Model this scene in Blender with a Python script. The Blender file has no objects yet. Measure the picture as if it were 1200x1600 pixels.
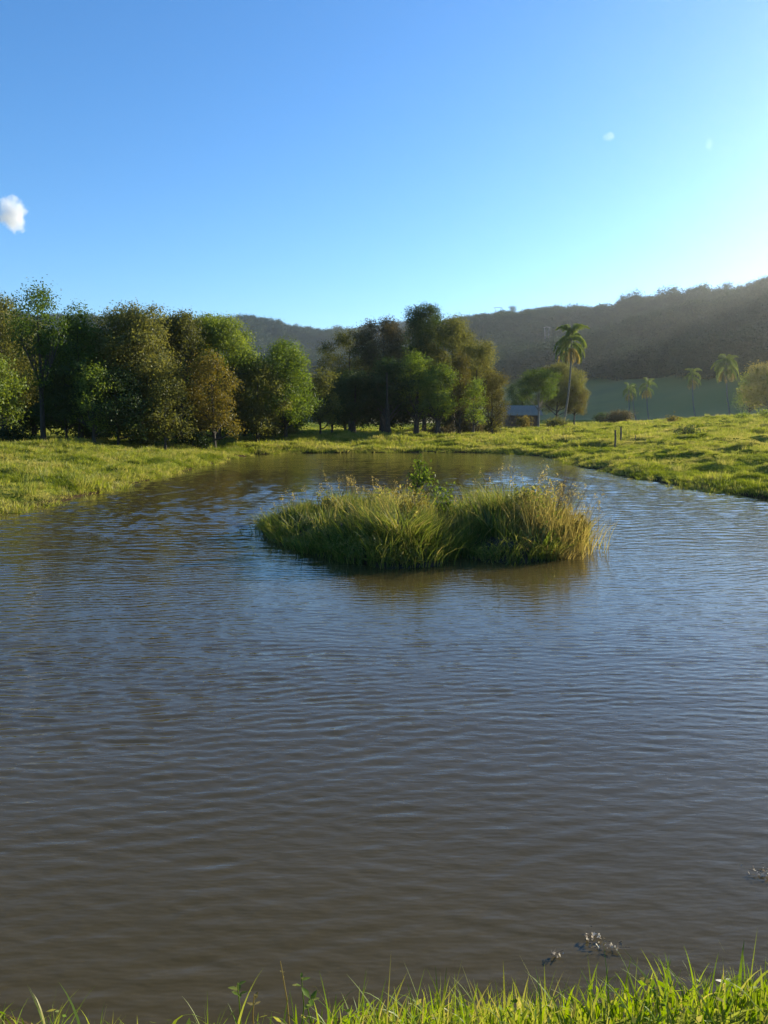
import bpy, math, random
import numpy as np
from math import radians as R

rng = np.random.default_rng(7)
random.seed(7)
S = bpy.context.scene
COL = S.collection

# ------------------------------------------------------------------ camera, sky, sun, exposure
F = 1202.0                      # focal length in photo pixels (1200 x 1600 photo)
PITCH = 6.88                    # degrees below the horizon
CAM = np.array((0.0, 0.0, 2.2))
SUN_AZ, SUN_EL = 52.0, 17.0     # degrees to the right of the view, degrees above the horizon

cd = bpy.data.cameras.new('camera')
cam = bpy.data.objects.new('camera', cd)
COL.objects.link(cam)
cam.location = CAM
cam.rotation_euler = (R(90 - PITCH), 0, 0)
cd.sensor_fit = 'VERTICAL'
cd.sensor_height = 24.0
cd.lens = 24.0 * F / 1600.0
cd.clip_start = 0.05
cd.clip_end = 20000
S.camera = cam

w = bpy.data.worlds.new('World')
S.world = w
w.use_nodes = True
wn, wl = w.node_tree.nodes, w.node_tree.links
wn.clear()
sky = wn.new('ShaderNodeTexSky')
sky.sky_type = 'NISHITA'
sky.sun_disc = False
sky.sun_elevation = R(SUN_EL)
sky.sun_rotation = R(SUN_AZ)
sky.altitude = 0
sky.air_density = 1.0
sky.dust_density = 0.05
sky.ozone_density = 4.5
bg = wn.new('ShaderNodeBackground')
bg.inputs['Strength'].default_value = 0.097
wo = wn.new('ShaderNodeOutputWorld')
hs = wn.new('ShaderNodeHueSaturation')
hs.inputs['Saturation'].default_value = 1.14
hs.inputs['Hue'].default_value = 0.502
wl.new(sky.outputs[0], hs.inputs['Color'])
wl.new(hs.outputs[0], bg.inputs[0])
wl.new(bg.outputs[0], wo.inputs[0])

sd = bpy.data.lights.new('sun', 'SUN')
sd.energy = 5.0
sd.angle = R(0.53)
sd.color = (1.0, 0.89, 0.70)
sun = bpy.data.objects.new('sun', sd)
COL.objects.link(sun)
sun.rotation_euler = (R(90 - SUN_EL), 0, R(180 - SUN_AZ))   # lamp points away from the sun
sun.location = (60, 50, 60)

S.view_settings.view_transform = 'Standard'
S.view_settings.look = 'None'
S.view_settings.exposure = 1.3
S.view_settings.gamma = 1.0
S.view_settings.use_curve_mapping = False
S.render.engine = 'CYCLES'
S.cycles.use_denoising = True
S.cycles.max_bounces = 6
S.cycles.diffuse_bounces = 2
S.cycles.glossy_bounces = 2
S.cycles.transmission_bounces = 3
S.cycles.volume_bounces = 1
S.cycles.transparent_max_bounces = 12
S.cycles.caustics_reflective = False
S.cycles.caustics_refractive = False
S.cycles.sample_clamp_indirect = 4.0

# ------------------------------------------------------------------ helpers
cp, sp_ = math.cos(R(PITCH)), math.sin(R(PITCH))

def ray(px, py):
    a, b = (px - 600) / F, (800 - py) / F
    return np.array((a, cp + b * sp_, -sp_ + b * cp))

def at(px, py, Y):                       # world point seen at photo pixel, at depth Y
    d = ray(px, py)
    return CAM + d * (Y / d[1])

def gr(px, py, z=0.0):                   # world point seen at photo pixel, at height z
    d = ray(px, py)
    return CAM + d * ((z - CAM[2]) / d[2])

def smooth(t):
    t = np.clip(t, 0, 1)
    return t * t * (3 - 2 * t)

_H = rng.random((256, 256))
def vnoise(x, y, seed=0):
    x = np.asarray(x, float) + seed * 17.3
    y = np.asarray(y, float) + seed * 5.7
    xi, yi = np.floor(x).astype(int), np.floor(y).astype(int)
    fx, fy = x - xi, y - yi
    fx, fy = fx * fx * (3 - 2 * fx), fy * fy * (3 - 2 * fy)
    h = lambda a, b: _H[a & 255, b & 255]
    return (h(xi, yi) * (1 - fx) + h(xi + 1, yi) * fx) * (1 - fy) + (h(xi, yi + 1) * (1 - fx) + h(xi + 1, yi + 1) * fx) * fy

def mesh_data(name, verts, faces, mat, smooth_shade=False, attr=None):
    """verts (N,3); faces (M,k) array with k = 3 or 4, or a list of such arrays"""
    verts = np.asarray(verts, np.float32)
    fl = [np.asarray(f, np.int32) for f in (faces if isinstance(faces, list) else [faces]) if len(f)]
    me = bpy.data.meshes.new(name)
    me.vertices.add(len(verts))
    me.vertices.foreach_set('co', verts.ravel())
    loops = np.concatenate([f.ravel() for f in fl])
    counts = np.concatenate([np.full(len(f), f.shape[1], np.int32) for f in fl])
    me.loops.add(len(loops))
    me.loops.foreach_set('vertex_index', loops)
    me.polygons.add(len(counts))
    starts = np.concatenate(([0], np.cumsum(counts)[:-1])).astype(np.int32)
    me.polygons.foreach_set('loop_start', starts)
    me.polygons.foreach_set('loop_total', counts)
    if smooth_shade:
        me.polygons.foreach_set('use_smooth', np.ones(len(counts), bool))
    me.update(calc_edges=True)
    if attr is not None:
        a = me.attributes.new('tone', 'FLOAT', 'POINT')
        a.data.foreach_set('value', np.asarray(attr, np.float32))
    me.materials.append(mat)
    return me

def link(name, data, parent=None, loc=(0, 0, 0)):
    o = bpy.data.objects.new(name, data)
    if name in ('blade_mass', 'seed_head', 'stalk', 'dry_blades', 'leaf_litter', 'twig'): o['kind'] = 'stuff'      # uncountable growth of one clump
    COL.objects.link(o)
    o.location = loc
    if parent is not None:
        o.parent = parent
    return o

def tag(o, label=None, cat=None, group=None, kind=None):
    if label: o['label'] = label
    if cat: o['category'] = cat
    if group: o['group'] = group
    if kind: o['kind'] = kind
    return o

def thing(name, label, cat, loc=(0, 0, 0), group=None):
    o = bpy.data.objects.new(name, None)
    COL.objects.link(o)
    o.location = loc
    o.empty_display_size = 0.3
    return tag(o, label, cat, group)

class Geo:
    def __init__(s):
        s.v, s.f3, s.f4, s.a, s.n = [], [], [], [], 0
    def add(s, v, f, a=None):
        v = np.asarray(v, float).reshape(-1, 3)
        f = np.asarray(f, int)
        (s.f3 if f.shape[1] == 3 else s.f4).append(f + s.n)
        s.v.append(v)
        s.a.append(np.zeros(len(v)) if a is None else np.broadcast_to(np.asarray(a, float), (len(v),)))
        s.n += len(v)
    def mesh(s, name, mat, smooth_shade=False):
        fl = []
        if s.f3: fl.append(np.concatenate(s.f3))
        if s.f4: fl.append(np.concatenate(s.f4))
        return mesh_data(name, np.concatenate(s.v), fl, mat, smooth_shade, np.concatenate(s.a))

def tube(g, pts, radii, sides=7, tone=0.5):
    pts = np.asarray(pts, float)
    n = len(pts)
    radii = np.broadcast_to(np.asarray(radii, float), (n,))
    t = np.gradient(pts, axis=0)
    t /= np.linalg.norm(t, axis=1, keepdims=True) + 1e-9
    ref = np.array((0.31, 0.95, 0.05)) if abs(t[0][2]) > 0.6 else np.array((0, 0, 1.0))
    u = np.cross(t, ref); u /= np.linalg.norm(u, axis=1, keepdims=True) + 1e-9
    v = np.cross(t, u)
    ang = np.linspace(0, 2 * np.pi, sides, endpoint=False)
    ring = pts[:, None, :] + radii[:, None, None] * (np.cos(ang)[None, :, None] * u[:, None, :] + np.sin(ang)[None, :, None] * v[:, None, :])
    verts = ring.reshape(-1, 3)
    i = np.arange(n - 1)[:, None] * sides
    j = np.arange(sides)[None, :]
    k = (j + 1) % sides
    f = np.stack((i + j, i + k, i + sides + k, i + sides + j), -1).reshape(-1, 4)
    g.add(verts, f, tone)
    c = len(verts)
    top = np.concatenate((ring[-1], pts[-1:]))
    g.add(top, np.stack((np.arange(sides), (np.arange(sides) + 1) % sides, np.full(sides, sides)), -1), tone)

def box(g, lo, hi, tone=0.5):
    x0, y0, z0 = lo; x1, y1, z1 = hi
    v = [(x0, y0, z0), (x1, y0, z0), (x1, y1, z0), (x0, y1, z0), (x0, y0, z1), (x1, y0, z1), (x1, y1, z1), (x0, y1, z1)]
    f = [(0, 3, 2, 1), (4, 5, 6, 7), (0, 1, 5, 4), (1, 2, 6, 5), (2, 3, 7, 6), (3, 0, 4, 7)]
    g.add(v, f, tone)

def unit(v):
    return v / (np.linalg.norm(v, axis=-1, keepdims=True) + 1e-9)

def leaves(g, c, size, tone, up=0.35, aspect=0.5, droop=0.0, normal=None):
    """rhombic leaves at centres c"""
    n = len(c)
    size = np.broadcast_to(np.asarray(size, float), (n,))
    nor = rng.normal(size=(n, 3)); nor[:, 2] = nor[:, 2] * 0.7 + up
    if normal is not None: nor = nor * 0.5 + normal
    nor = unit(nor)
    d = rng.normal(size=(n, 3)); d[:, 2] -= droop
    d = unit(d - nor * np.sum(d * nor, 1, keepdims=True))
    s = np.cross(nor, d)
    L = size[:, None]
    b = c - d * L * 0.5
    tip = c + d * L * 0.5 - nor * L * 0.12
    m = c + nor * L * 0.05 - d * L * 0.05
    l = m + s * L * aspect * 0.5 - nor * L * 0.1
    r = m - s * L * aspect * 0.5 - nor * L * 0.1
    v = np.stack((b, r, tip, l), 1).reshape(-1, 3)
    q = np.arange(n)[:, None] * 4
    f = q + np.array((0, 1, 2, 3))[None, :]
    g.add(v, f, np.repeat(np.broadcast_to(tone, (n,)), 4))

def blades(g, base, h, wid, lean, az, tone, seg=4, droop=0.0):
    """curved tapering grass blades; lean = tip offset as share of height, az = direction of the lean"""
    n = len(base)
    h, wid, lean, az, tone, droop = (np.broadcast_to(np.asarray(q, float), (n,)) for q in (h, wid, lean, az, tone, droop))
    t = np.linspace(0, 1, seg + 1)[None, :]
    off = h[:, None] * lean[:, None] * t ** 1.8
    z = h[:, None] * (t - droop[:, None] * t ** 3)
    dx, dy = np.cos(az)[:, None], np.sin(az)[:, None]
    P = np.stack((base[:, 0:1] + dx * off, base[:, 1:2] + dy * off, base[:, 2:3] + z), -1)
    tw = az + np.pi / 2 + rng.normal(0, 0.9, n)
    side = np.stack((np.cos(tw), np.sin(tw), np.zeros(n)), -1)[:, None, :]
    ww = (wid[:, None] * 0.5 * np.array([0.75, 1.0, 0.9, 0.62, 0.35, 0.2, 0.1])[None, :seg + 1])
    ww[:, -1] *= 0.1
    A = P - side * ww[..., None]
    B = P + side * ww[..., None]
    v = np.stack((A, B), 2).reshape(-1, 3)
    q = (np.arange(n) * (2 * (seg + 1)))[:, None, None]
    s = (np.arange(seg) * 2)[None, :, None]
    f = (q + s + np.array((0, 1, 3, 2))[None, None, :]).reshape(-1, 4)
    tt = np.repeat(tone, 2 * (seg + 1))
    g.add(v, f, tt)

# ------------------------------------------------------------------ materials
def new_mat(name):
    m = bpy.data.materials.new(name)
    m.use_nodes = True
    n, l = m.node_tree.nodes, m.node_tree.links
    n.clear()
    out = n.new('ShaderNodeOutputMaterial')
    return m, n, l, out

def ramp(n, stops):
    r = n.new('ShaderNodeValToRGB')
    e = r.color_ramp.elements
    while len(e) > 1: e.remove(e[-1])
    e[0].position, e[0].color = stops[0][0], (*stops[0][1], 1)
    for p, c in stops[1:]:
        k = e.new(p); k.color = (*c, 1)
    return r

def leaf_mat(name, dark, mid, light, trans=0.45, gloss=0.12, vary=0.35):
    """leaf colour runs from dark to light with the leaf's own 'tone', shifted a little per object"""
    m, n, l, out = new_mat(name)
    at_ = n.new('ShaderNodeAttribute'); at_.attribute_name = 'tone'
    oi = n.new('ShaderNodeObjectInfo')
    ma = n.new('ShaderNodeMath'); ma.operation = 'MULTIPLY_ADD'
    l.new(oi.outputs['Random'], ma.inputs[0]); ma.inputs[1].default_value = vary; ma.inputs[2].default_value = -vary / 2
    ad = n.new('ShaderNodeMath'); ad.operation = 'ADD'; ad.use_clamp = True
    l.new(at_.outputs['Fac'], ad.inputs[0]); l.new(ma.outputs[0], ad.inputs[1])
    rp = ramp(n, [(0.0, dark), (0.5, mid), (1.0, light)])
    l.new(ad.outputs[0], rp.inputs[0])
    df = n.new('ShaderNodeBsdfDiffuse'); l.new(rp.outputs[0], df.inputs['Color'])
    tr = n.new('ShaderNodeBsdfTranslucent')
    hsv = n.new('ShaderNodeHueSaturation'); hsv.inputs['Hue'].default_value = 0.485; hsv.inputs['Saturation'].default_value = 1.15; hsv.inputs['Value'].default_value = 1.3
    l.new(rp.outputs[0], hsv.inputs['Color']); l.new(hsv.outputs[0], tr.inputs['Color'])
    mx = n.new('ShaderNodeMixShader'); mx.inputs[0].default_value = trans
    l.new(df.outputs[0], mx.inputs[1]); l.new(tr.outputs[0], mx.inputs[2])
    gl = n.new('ShaderNodeBsdfGlossy'); gl.inputs['Roughness'].default_value = 0.5
    gl.inputs['Color'].default_value = (0.9, 0.95, 0.9, 1)
    m2 = n.new('ShaderNodeMixShader'); m2.inputs[0].default_value = gloss * 0.12
    l.new(mx.outputs[0], m2.inputs[1]); l.new(gl.outputs[0], m2.inputs[2])
    l.new(m2.outputs[0], out.inputs['Surface'])
    return m

def rough_mat(name, c1, c2, scale=6.0, rough=0.9, bump=0.3, stretch=(1, 1, 1), metal=0.0, c3=None):
    m, n, l, out = new_mat(name)
    tc = n.new('ShaderNodeTexCoord')
    mp = n.new('ShaderNodeMapping'); mp.inputs['Scale'].default_value = stretch
    l.new(tc.outputs['Object'], mp.inputs[0])
    nz = n.new('ShaderNodeTexNoise'); nz.inputs['Scale'].default_value = scale; nz.inputs['Detail'].default_value = 6
    l.new(mp.outputs[0], nz.inputs['Vector'])
    stops = [(0.3, c1), (0.7, c2)] if c3 is None else [(0.28, c1), (0.5, c2), (0.72, c3)]
    rp = ramp(n, stops)
    l.new(nz.outputs[0], rp.inputs[0])
    b = n.new('ShaderNodeBsdfPrincipled')
    b.inputs['Roughness'].default_value = rough; b.inputs['Metallic'].default_value = metal
    l.new(rp.outputs[0], b.inputs['Base Color'])
    bp = n.new('ShaderNodeBump'); bp.inputs['Strength'].default_value = bump; bp.inputs['Distance'].default_value = 0.05
    l.new(nz.outputs[0], bp.inputs['Height']); l.new(bp.outputs[0], b.inputs['Normal'])
    l.new(b.outputs[0], out.inputs['Surface'])
    return m

M = {}
M['bark'] = rough_mat('bark', (0.022, 0.018, 0.013), (0.065, 0.054, 0.042), 5, 0.95, 0.8, (3, 3, 0.6))
M['pale_bark'] = rough_mat('pale_bark', (0.10, 0.085, 0.07), (0.24, 0.21, 0.18), 5, 0.95, 0.6, (3, 3, 0.6))
M['palm_bark'] = rough_mat('palm_bark', (0.09, 0.08, 0.065), (0.20, 0.18, 0.15), 4, 0.9, 0.5, (1, 1, 5))
M['wood'] = rough_mat('weathered_wood', (0.05, 0.038, 0.028), (0.15, 0.12, 0.09), 5, 0.9, 0.6, (4, 4, 0.5))
M['rail'] = rough_mat('bleached_rail', (0.14, 0.09, 0.06), (0.30, 0.22, 0.16), 4, 0.9, 0.4)
M['roof'] = rough_mat('zinc_roof', (0.23, 0.20, 0.17), (0.31, 0.27, 0.225), 1.2, 0.85, 0.1)
M['brick'] = rough_mat('shed_wall', (0.10, 0.06, 0.042), (0.20, 0.12, 0.08), 3, 0.95, 0.3)
M['steel'] = rough_mat('tower_steel', (0.16, 0.16, 0.16), (0.24, 0.24, 0.24), 2, 0.6, 0.05)
M['mud'] = rough_mat('mud', (0.022, 0.016, 0.009), (0.05, 0.037, 0.022), 7, 1.0, 0.6)
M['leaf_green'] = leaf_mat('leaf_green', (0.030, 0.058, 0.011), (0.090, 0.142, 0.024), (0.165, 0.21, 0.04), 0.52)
M['leaf_olive'] = leaf_mat('leaf_olive', (0.05, 0.06, 0.017), (0.128, 0.138, 0.034), (0.22, 0.205, 0.058), 0.52)
M['leaf_gold'] = leaf_mat('leaf_gold', (0.045, 0.046, 0.012), (0.115, 0.105, 0.023), (0.19, 0.155, 0.034), 0.45)
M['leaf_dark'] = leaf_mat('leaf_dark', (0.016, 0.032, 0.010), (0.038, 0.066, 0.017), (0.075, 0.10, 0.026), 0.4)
M['leaf_brown'] = leaf_mat('leaf_brown', (0.045, 0.042, 0.018), (0.095, 0.083, 0.036), (0.15, 0.125, 0.055), 0.4)
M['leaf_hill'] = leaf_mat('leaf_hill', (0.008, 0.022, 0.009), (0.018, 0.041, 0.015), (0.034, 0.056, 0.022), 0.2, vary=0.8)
M['frond'] = leaf_mat('palm_frond', (0.08, 0.12, 0.024), (0.16, 0.22, 0.05), (0.26, 0.30, 0.08), 0.5)
M['dead_frond'] = leaf_mat('dead_palm_frond', (0.16, 0.135, 0.04), (0.30, 0.26, 0.08), (0.44, 0.38, 0.13), 0.5)
M['grass'] = leaf_mat('grass_blade', (0.10, 0.135, 0.02), (0.20, 0.24, 0.042), (0.34, 0.32, 0.095), 0.52, 0.12, vary=0.45)
M['grass_fg'] = leaf_mat('bank_grass_blade', (0.06, 0.11, 0.013), (0.14, 0.22, 0.024), (0.30, 0.28, 0.08), 0.55, 0.16)
M['reed'] = leaf_mat('island_grass_blade', (0.045, 0.078, 0.016), (0.13, 0.165, 0.034), (0.32, 0.28, 0.09), 0.54, 0.14)
M['straw'] = leaf_mat('dry_seed_grass', (0.10, 0.085, 0.03), (0.24, 0.20, 0.065), (0.42, 0.36, 0.12), 0.5, 0.12)
M['pale'] = leaf_mat('bleached_leaf', (0.25, 0.2, 0.13), (0.48, 0.42, 0.31), (0.7, 0.65, 0.54), 0.3, 0.3)

# ground: grass turf, mottled, bare mud at the waterline
def ground_mat():
    m, n, l, out = new_mat('turf')
    geo = n.new('ShaderNodeNewGeometry')
    sep = n.new('ShaderNodeSeparateXYZ'); l.new(geo.outputs['Position'], sep.inputs[0])
    n1 = n.new('ShaderNodeTexNoise'); n1.inputs['Scale'].default_value = 0.35; n1.inputs['Detail'].default_value = 8; n1.inputs['Roughness'].default_value = 0.65
    l.new(geo.outputs['Position'], n1.inputs['Vector'])
    r1 = ramp(n, [(0.3, (0.065, 0.095, 0.014)), (0.48, (0.12, 0.155, 0.022)), (0.6, (0.165, 0.185, 0.033)), (0.75, (0.22, 0.195, 0.06))])
    l.new(n1.outputs[0], r1.inputs[0])
    n2 = n.new('ShaderNodeTexNoise'); n2.inputs['Scale'].default_value = 9; n2.inputs['Detail'].default_value = 8
    l.new(geo.outputs['Position'], n2.inputs['Vector'])
    r2 = ramp(n, [(0.3, (0.55, 0.55, 0.5)), (0.7, (1.2, 1.2, 1.1))])
    l.new(n2.outputs[0], r2.inputs[0])
    mx = n.new('ShaderNodeMixRGB'); mx.blend_type = 'MULTIPLY'; mx.inputs[0].default_value = 1
    l.new(r1.outputs[0], mx.inputs[1]); l.new(r2.outputs[0], mx.inputs[2])
    mr = n.new('ShaderNodeMapRange'); mr.inputs['From Min'].default_value = 0.06; mr.inputs['From Max'].default_value = 0.2
    l.new(sep.outputs['Z'], mr.inputs[0])
    m3 = n.new('ShaderNodeMixRGB'); m3.inputs[1].default_value = (0.05, 0.036, 0.02, 1)
    l.new(mr.outputs[0], m3.inputs[0]); l.new(mx.outputs[0], m3.inputs[2])
    b = n.new('ShaderNodeBsdfDiffuse'); l.new(m3.outputs[0], b.inputs['Color'])
    bp = n.new('ShaderNodeBump'); bp.inputs['Strength'].default_value = 0.8; bp.inputs['Distance'].default_value = 0.12
    l.new(n2.outputs[0], bp.inputs['Height']); l.new(bp.outputs[0], b.inputs['Normal'])
    l.new(b.outputs[0], out.inputs['Surface'])
    return m
M['ground'] = ground_mat()

def water_mat():
    m, n, l, out = new_mat('muddy_water')
    geo = n.new('ShaderNodeNewGeometry')
    nz = n.new('ShaderNodeTexNoise'); nz.inputs['Scale'].default_value = 0.25; nz.inputs['Detail'].default_value = 3
    l.new(geo.outputs['Position'], nz.inputs['Vector'])
    rp = ramp(n, [(0.3, (0.055, 0.042, 0.0145)), (0.7, (0.066, 0.050, 0.018))])
    l.new(nz.outputs[0], rp.inputs[0])
    b = n.new('ShaderNodeBsdfPrincipled')
    l.new(rp.outputs[0], b.inputs['Base Color'])
    b.inputs['Roughness'].default_value = 0.03
    b.inputs['IOR'].default_value = 1.333
    mp = n.new('ShaderNodeMapping'); mp.inputs['Scale'].default_value = (5.0, 14.0, 5)
    l.new(geo.outputs['Position'], mp.inputs[0])
    n2 = n.new('ShaderNodeTexNoise'); n2.inputs['Scale'].default_value = 1.0; n2.inputs['Detail'].default_value = 2
    l.new(mp.outputs[0], n2.inputs['Vector'])
    bp = n.new('ShaderNodeBump'); bp.inputs['Strength'].default_value = 0.36; bp.inputs['Distance'].default_value = 0.016
    l.new(n2.outputs[0], bp.inputs['Height']); l.new(bp.outputs[0], b.inputs['Normal'])
    l.new(b.outputs[0], out.inputs['Surface'])
    return m
M['water'] = water_mat()

# ------------------------------------------------------------------ terrain
def P2(px, py, z=0.0):
    return tuple(gr(px, py, z)[:2])
pond = [P2(0, 805), P2(80, 789), P2(160, 769), P2(205, 757), P2(300, 734), P2(370, 715), P2(400, 710), P2(480, 708), P2(600, 707), P2(720, 707), P2(800, 709), P2(850, 713),
        P2(905, 728), P2(960, 743), P2(1050, 758), P2(1120, 770), P2(1200, 779), (13.2, 17.5), (15, 11), (13, 4.5), (7.5, 2.75), (4, 2.72), (1.8, 2.66), (0.6, 2.6), (-0.2, 2.58), (-1.0, 2.5), (-3.0, 2.42), (-7, 2.3), (-10.8, 5), (-11.5, 11)]
pond = np.array(pond)
isl = [P2(408, 826), P2(425, 846), P2(470, 862), P2(540, 880), P2(600, 889), P2(680, 886), P2(716, 868), P2(760, 877), P2(800, 880), P2(868, 876), P2(905, 856), P2(920, 832),
       (3.75, 14.6), (2.7, 15.6), (1.2, 16.1), (-0.6, 16.9), (-1.8, 16.7), (-2.6, 15.9)]
isl = np.array(isl)

def sdist(poly, x, y):
    """signed distance to a polygon, negative inside"""
    x = np.asarray(x, float); y = np.asarray(y, float)
    d = np.full(x.shape, 1e9); ins = np.zeros(x.shape, bool)
    for (ax, ay), (bx, by) in zip(poly, np.roll(poly, -1, 0)):
        ex, ey = bx - ax, by - ay
        t = np.clip(((x - ax) * ex + (y - ay) * ey) / (ex * ex + ey * ey), 0, 1)
        d = np.minimum(d, np.hypot(x - ax - t * ex, y - ay - t * ey))
        c = ((ay > y) != (by > y)) & (x < (bx - ax) * (y - ay) / (by - ay + 1e-12) + ax)
        ins ^= c
    return np.where(ins, -d, d)

def height(x, y):
    x = np.asarray(x, float); y = np.asarray(y, float)
    d = sdist(pond, x, y) + (vnoise(x * 1.1, y * 1.1, 3) - 0.5) * 0.5
    near = smooth((6 - y) / 3)
    out = (0.30 + 0.12 * near) * smooth(d / (1.0 - 0.4 * near)) + 0.5 * smooth((d - .4) / 9)
    z = np.where(d > 0, out, np.maximum(-0.9, d * 0.5))
    land = smooth(d / 1.5)
    rise = 1.95 * smooth((x - 6) / 44) * smooth((y - 20) / 58) * (1 - 0.45 * smooth((y - 78) / 40))
    z = z + rise * land
    rough = (vnoise(x * 0.55, y * 0.75, 1) - 0.5) * 0.5 + (vnoise(x * 1.3, y * 1.6, 2) - 0.5) * 0.42 + (vnoise(x * 2.6, y * 2.9, 17) - 0.5) * 0.14 + (vnoise(x * 0.16, y * 0.2, 4) - 0.5) * 0.35
    ridges = np.abs(vnoise(x * 0.35, y * 0.9, 9) - 0.5)
    z = z + land * (rough - 0.35 * ridges) * smooth((y - 4) / 6) * (0.35 + 0.65 * smooth(d / 3)) * 0.78
    return z

def axis(dense_lo, dense_hi, step, lo, hi, gr_=1.13):
    a = list(np.arange(dense_lo, dense_hi, step))
    s = step
    while a[-1] < hi: s *= gr_; a.append(a[-1] + s)
    b = []; s = step; v = dense_lo
    while v > lo: s *= gr_; v -= s; b.append(v)
    return np.array(b[::-1] + a)
gx = axis(-32, 44, 0.36, -5000, 5000)
gy = axis(0.5, 90, 0.36, -4000, 6000)
GX, GY = np.meshgrid(gx, gy)
GZ = height(GX, GY)
def grid_faces(nr, nc):
    i = np.arange(nr - 1)[:, None] * nc
    j = np.arange(nc - 1)[None, :]
    return np.stack((i + j, i + j + 1, i + nc + j + 1, i + nc + j), -1).reshape(-1, 4)
o = link('ground', mesh_data('ground', np.stack((GX, GY, GZ), -1).reshape(-1, 3), grid_faces(*GX.shape), M['ground'], True))
tag(o, 'green hummocky pasture round the muddy pond', kind='structure')

# water: real ripples, finer where the eye is near
rows = [1.6]
while rows[-1] < 62: rows.append(rows[-1] + max(0.022, 0.0036 * rows[-1]))
rows = np.array(rows)
s_ = np.linspace(-1, 1, 430)
WX = s_[None, :] * (6.5 + 0.72 * rows[:, None])
WY = np.repeat(rows[:, None], 430, 1)
dy = np.gradient(rows)[:, None]
dx = (WX[:, 1] - WX[:, 0])[:, None]
WZ = np.zeros_like(WX)
wr = np.random.default_rng(21)
WXw = WX + 1.1 * (vnoise(WX * .3, WY * .3, 81) - .5)
WYw = WY + .9 * (vnoise(WX * .35, WY * .3, 82) - .5) + .16 * (vnoise(WX * 1.1, WY * 1.1, 83) - .5)        # bends the crests
def waves(n, lam_lo, lam_hi, ang0, spread, slope):
    global WZ
    acc = np.zeros_like(WX)
    for _ in range(n):
        lam = math.exp(wr.uniform(math.log(lam_lo), math.log(lam_hi)))
        a = math.radians(ang0 + wr.normal(0, spread))
        kx, ky = math.sin(a) * 2 * math.pi / lam, -math.cos(a) * 2 * math.pi / lam
        ok = np.clip((lam / np.maximum(dy, dx * abs(math.sin(a))) - 2.2) / 1.6, 0, 1)
        ph = wr.uniform(0, 6.28)
        s = np.sin(kx * WXw + ky * WYw + ph)
        acc += ok * (lam / (2 * math.pi)) * (s + 0.25 * np.cos(2 * (kx * WXw + ky * WYw + ph)))
    WZ += acc * slope * math.sqrt(2.0 / n)
env = 0.2 + 1.6 * vnoise(WX * 0.22, WY * 0.16, 5)
waves(20, 0.105, 0.18, 5, 9, 0.050)
waves(20, 0.075, 0.135, 24, 13, 0.040)
waves(20, 0.075, 0.14, -28, 14, 0.040)
waves(8, 0.5, 1.2, 0, 25, 0.007)
calm = 1 - 0.65 * smooth((1.0 - WX - (WY - 3) * 0.4) / 5) * smooth((7 - WY) / 4)        # the sheltered corner at the lower left
lee = 1 - 0.62 * np.exp(-((WY - 9.2) / 2.2) ** 2 - ((WX - 0.8) / 3.4) ** 2)        # sheltered water on the near side of the islet
WZ *= lee * env * (0.6 + 0.4 * smooth((WY - 2.5) / 4)) * calm * (1 + 0.7 * smooth((WY - 11) / 6))
near_waves, WZ = WZ, np.zeros_like(WX)
waves(34, 0.16, 0.42, 0, 30, 0.12)
WZ = near_waves + WZ * smooth((WY - 10) / 8) * (1 - 0.75 * smooth((WY - 36) / 10)) * (0.4 + 1.1 * vnoise(WX * 0.3, WY * 0.13, 19))
o = link('water', mesh_data('water', np.stack((WX, WY, WZ), -1).reshape(-1, 3), grid_faces(*WX.shape), M['water'], True))
tag(o, 'muddy brown pond water with fine wind ripples', kind='structure')

# ------------------------------------------------------------------ hills
def azel(px, py):
    d = ray(px, py)
    return math.degrees(math.atan2(d[0], d[1])), math.degrees(math.atan2(d[2], math.hypot(d[0], d[1])))

def hill(name, crest, foot_ratio, power, label, tree_h, z_foot):
    """crest: list of (azimuth, elevation of the tree tops, distance)"""
    cr = np.array(crest)
    az = np.arange(cr[0, 0], cr[-1, 0], 0.5)
    el = np.interp(az, cr[:, 0], cr[:, 1]); di = np.interp(az, cr[:, 0], cr[:, 2])
    top = 2.2 + di * np.tan(np.radians(el)) - tree_h + (vnoise(az * 1.7, az * 0, 6) - 0.5) * 3
    t = np.concatenate((np.linspace(0, 1, 40), np.linspace(1.04, 1.9, 14)))
    T, A = np.meshgrid(t, az, indexing='ij')
    D = di[None, :] * (foot_ratio + (1 - foot_ratio) * T)
    prof = np.where(T <= 1, np.clip(T, 0, 1) ** power, 1 - ((T - 1) / 0.9) ** 2 * 0.85)
    prof = prof * (1 - 0.10 * np.exp(-((T - 1) / 0.1) ** 2)) / 0.9 * np.where(np.abs(T - 1) < 0.3, 1, 1)
    prof = np.minimum(prof, 1.0)
    X, Y = D * np.sin(np.radians(A)), D * np.cos(np.radians(A))
    fold = (vnoise(X * 0.012, Y * 0.012, 7) - 0.5) * 18 * smooth(T * 2) * smooth((1 - T) * 4 + 0.15) + (vnoise(X * 0.04, Y * 0.04, 8) - 0.5) * 4
    Z = z_foot + (top[None, :] - z_foot) * prof + fold * smooth(T * 3)
    return az, t, X, Y, Z, T, label

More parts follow.
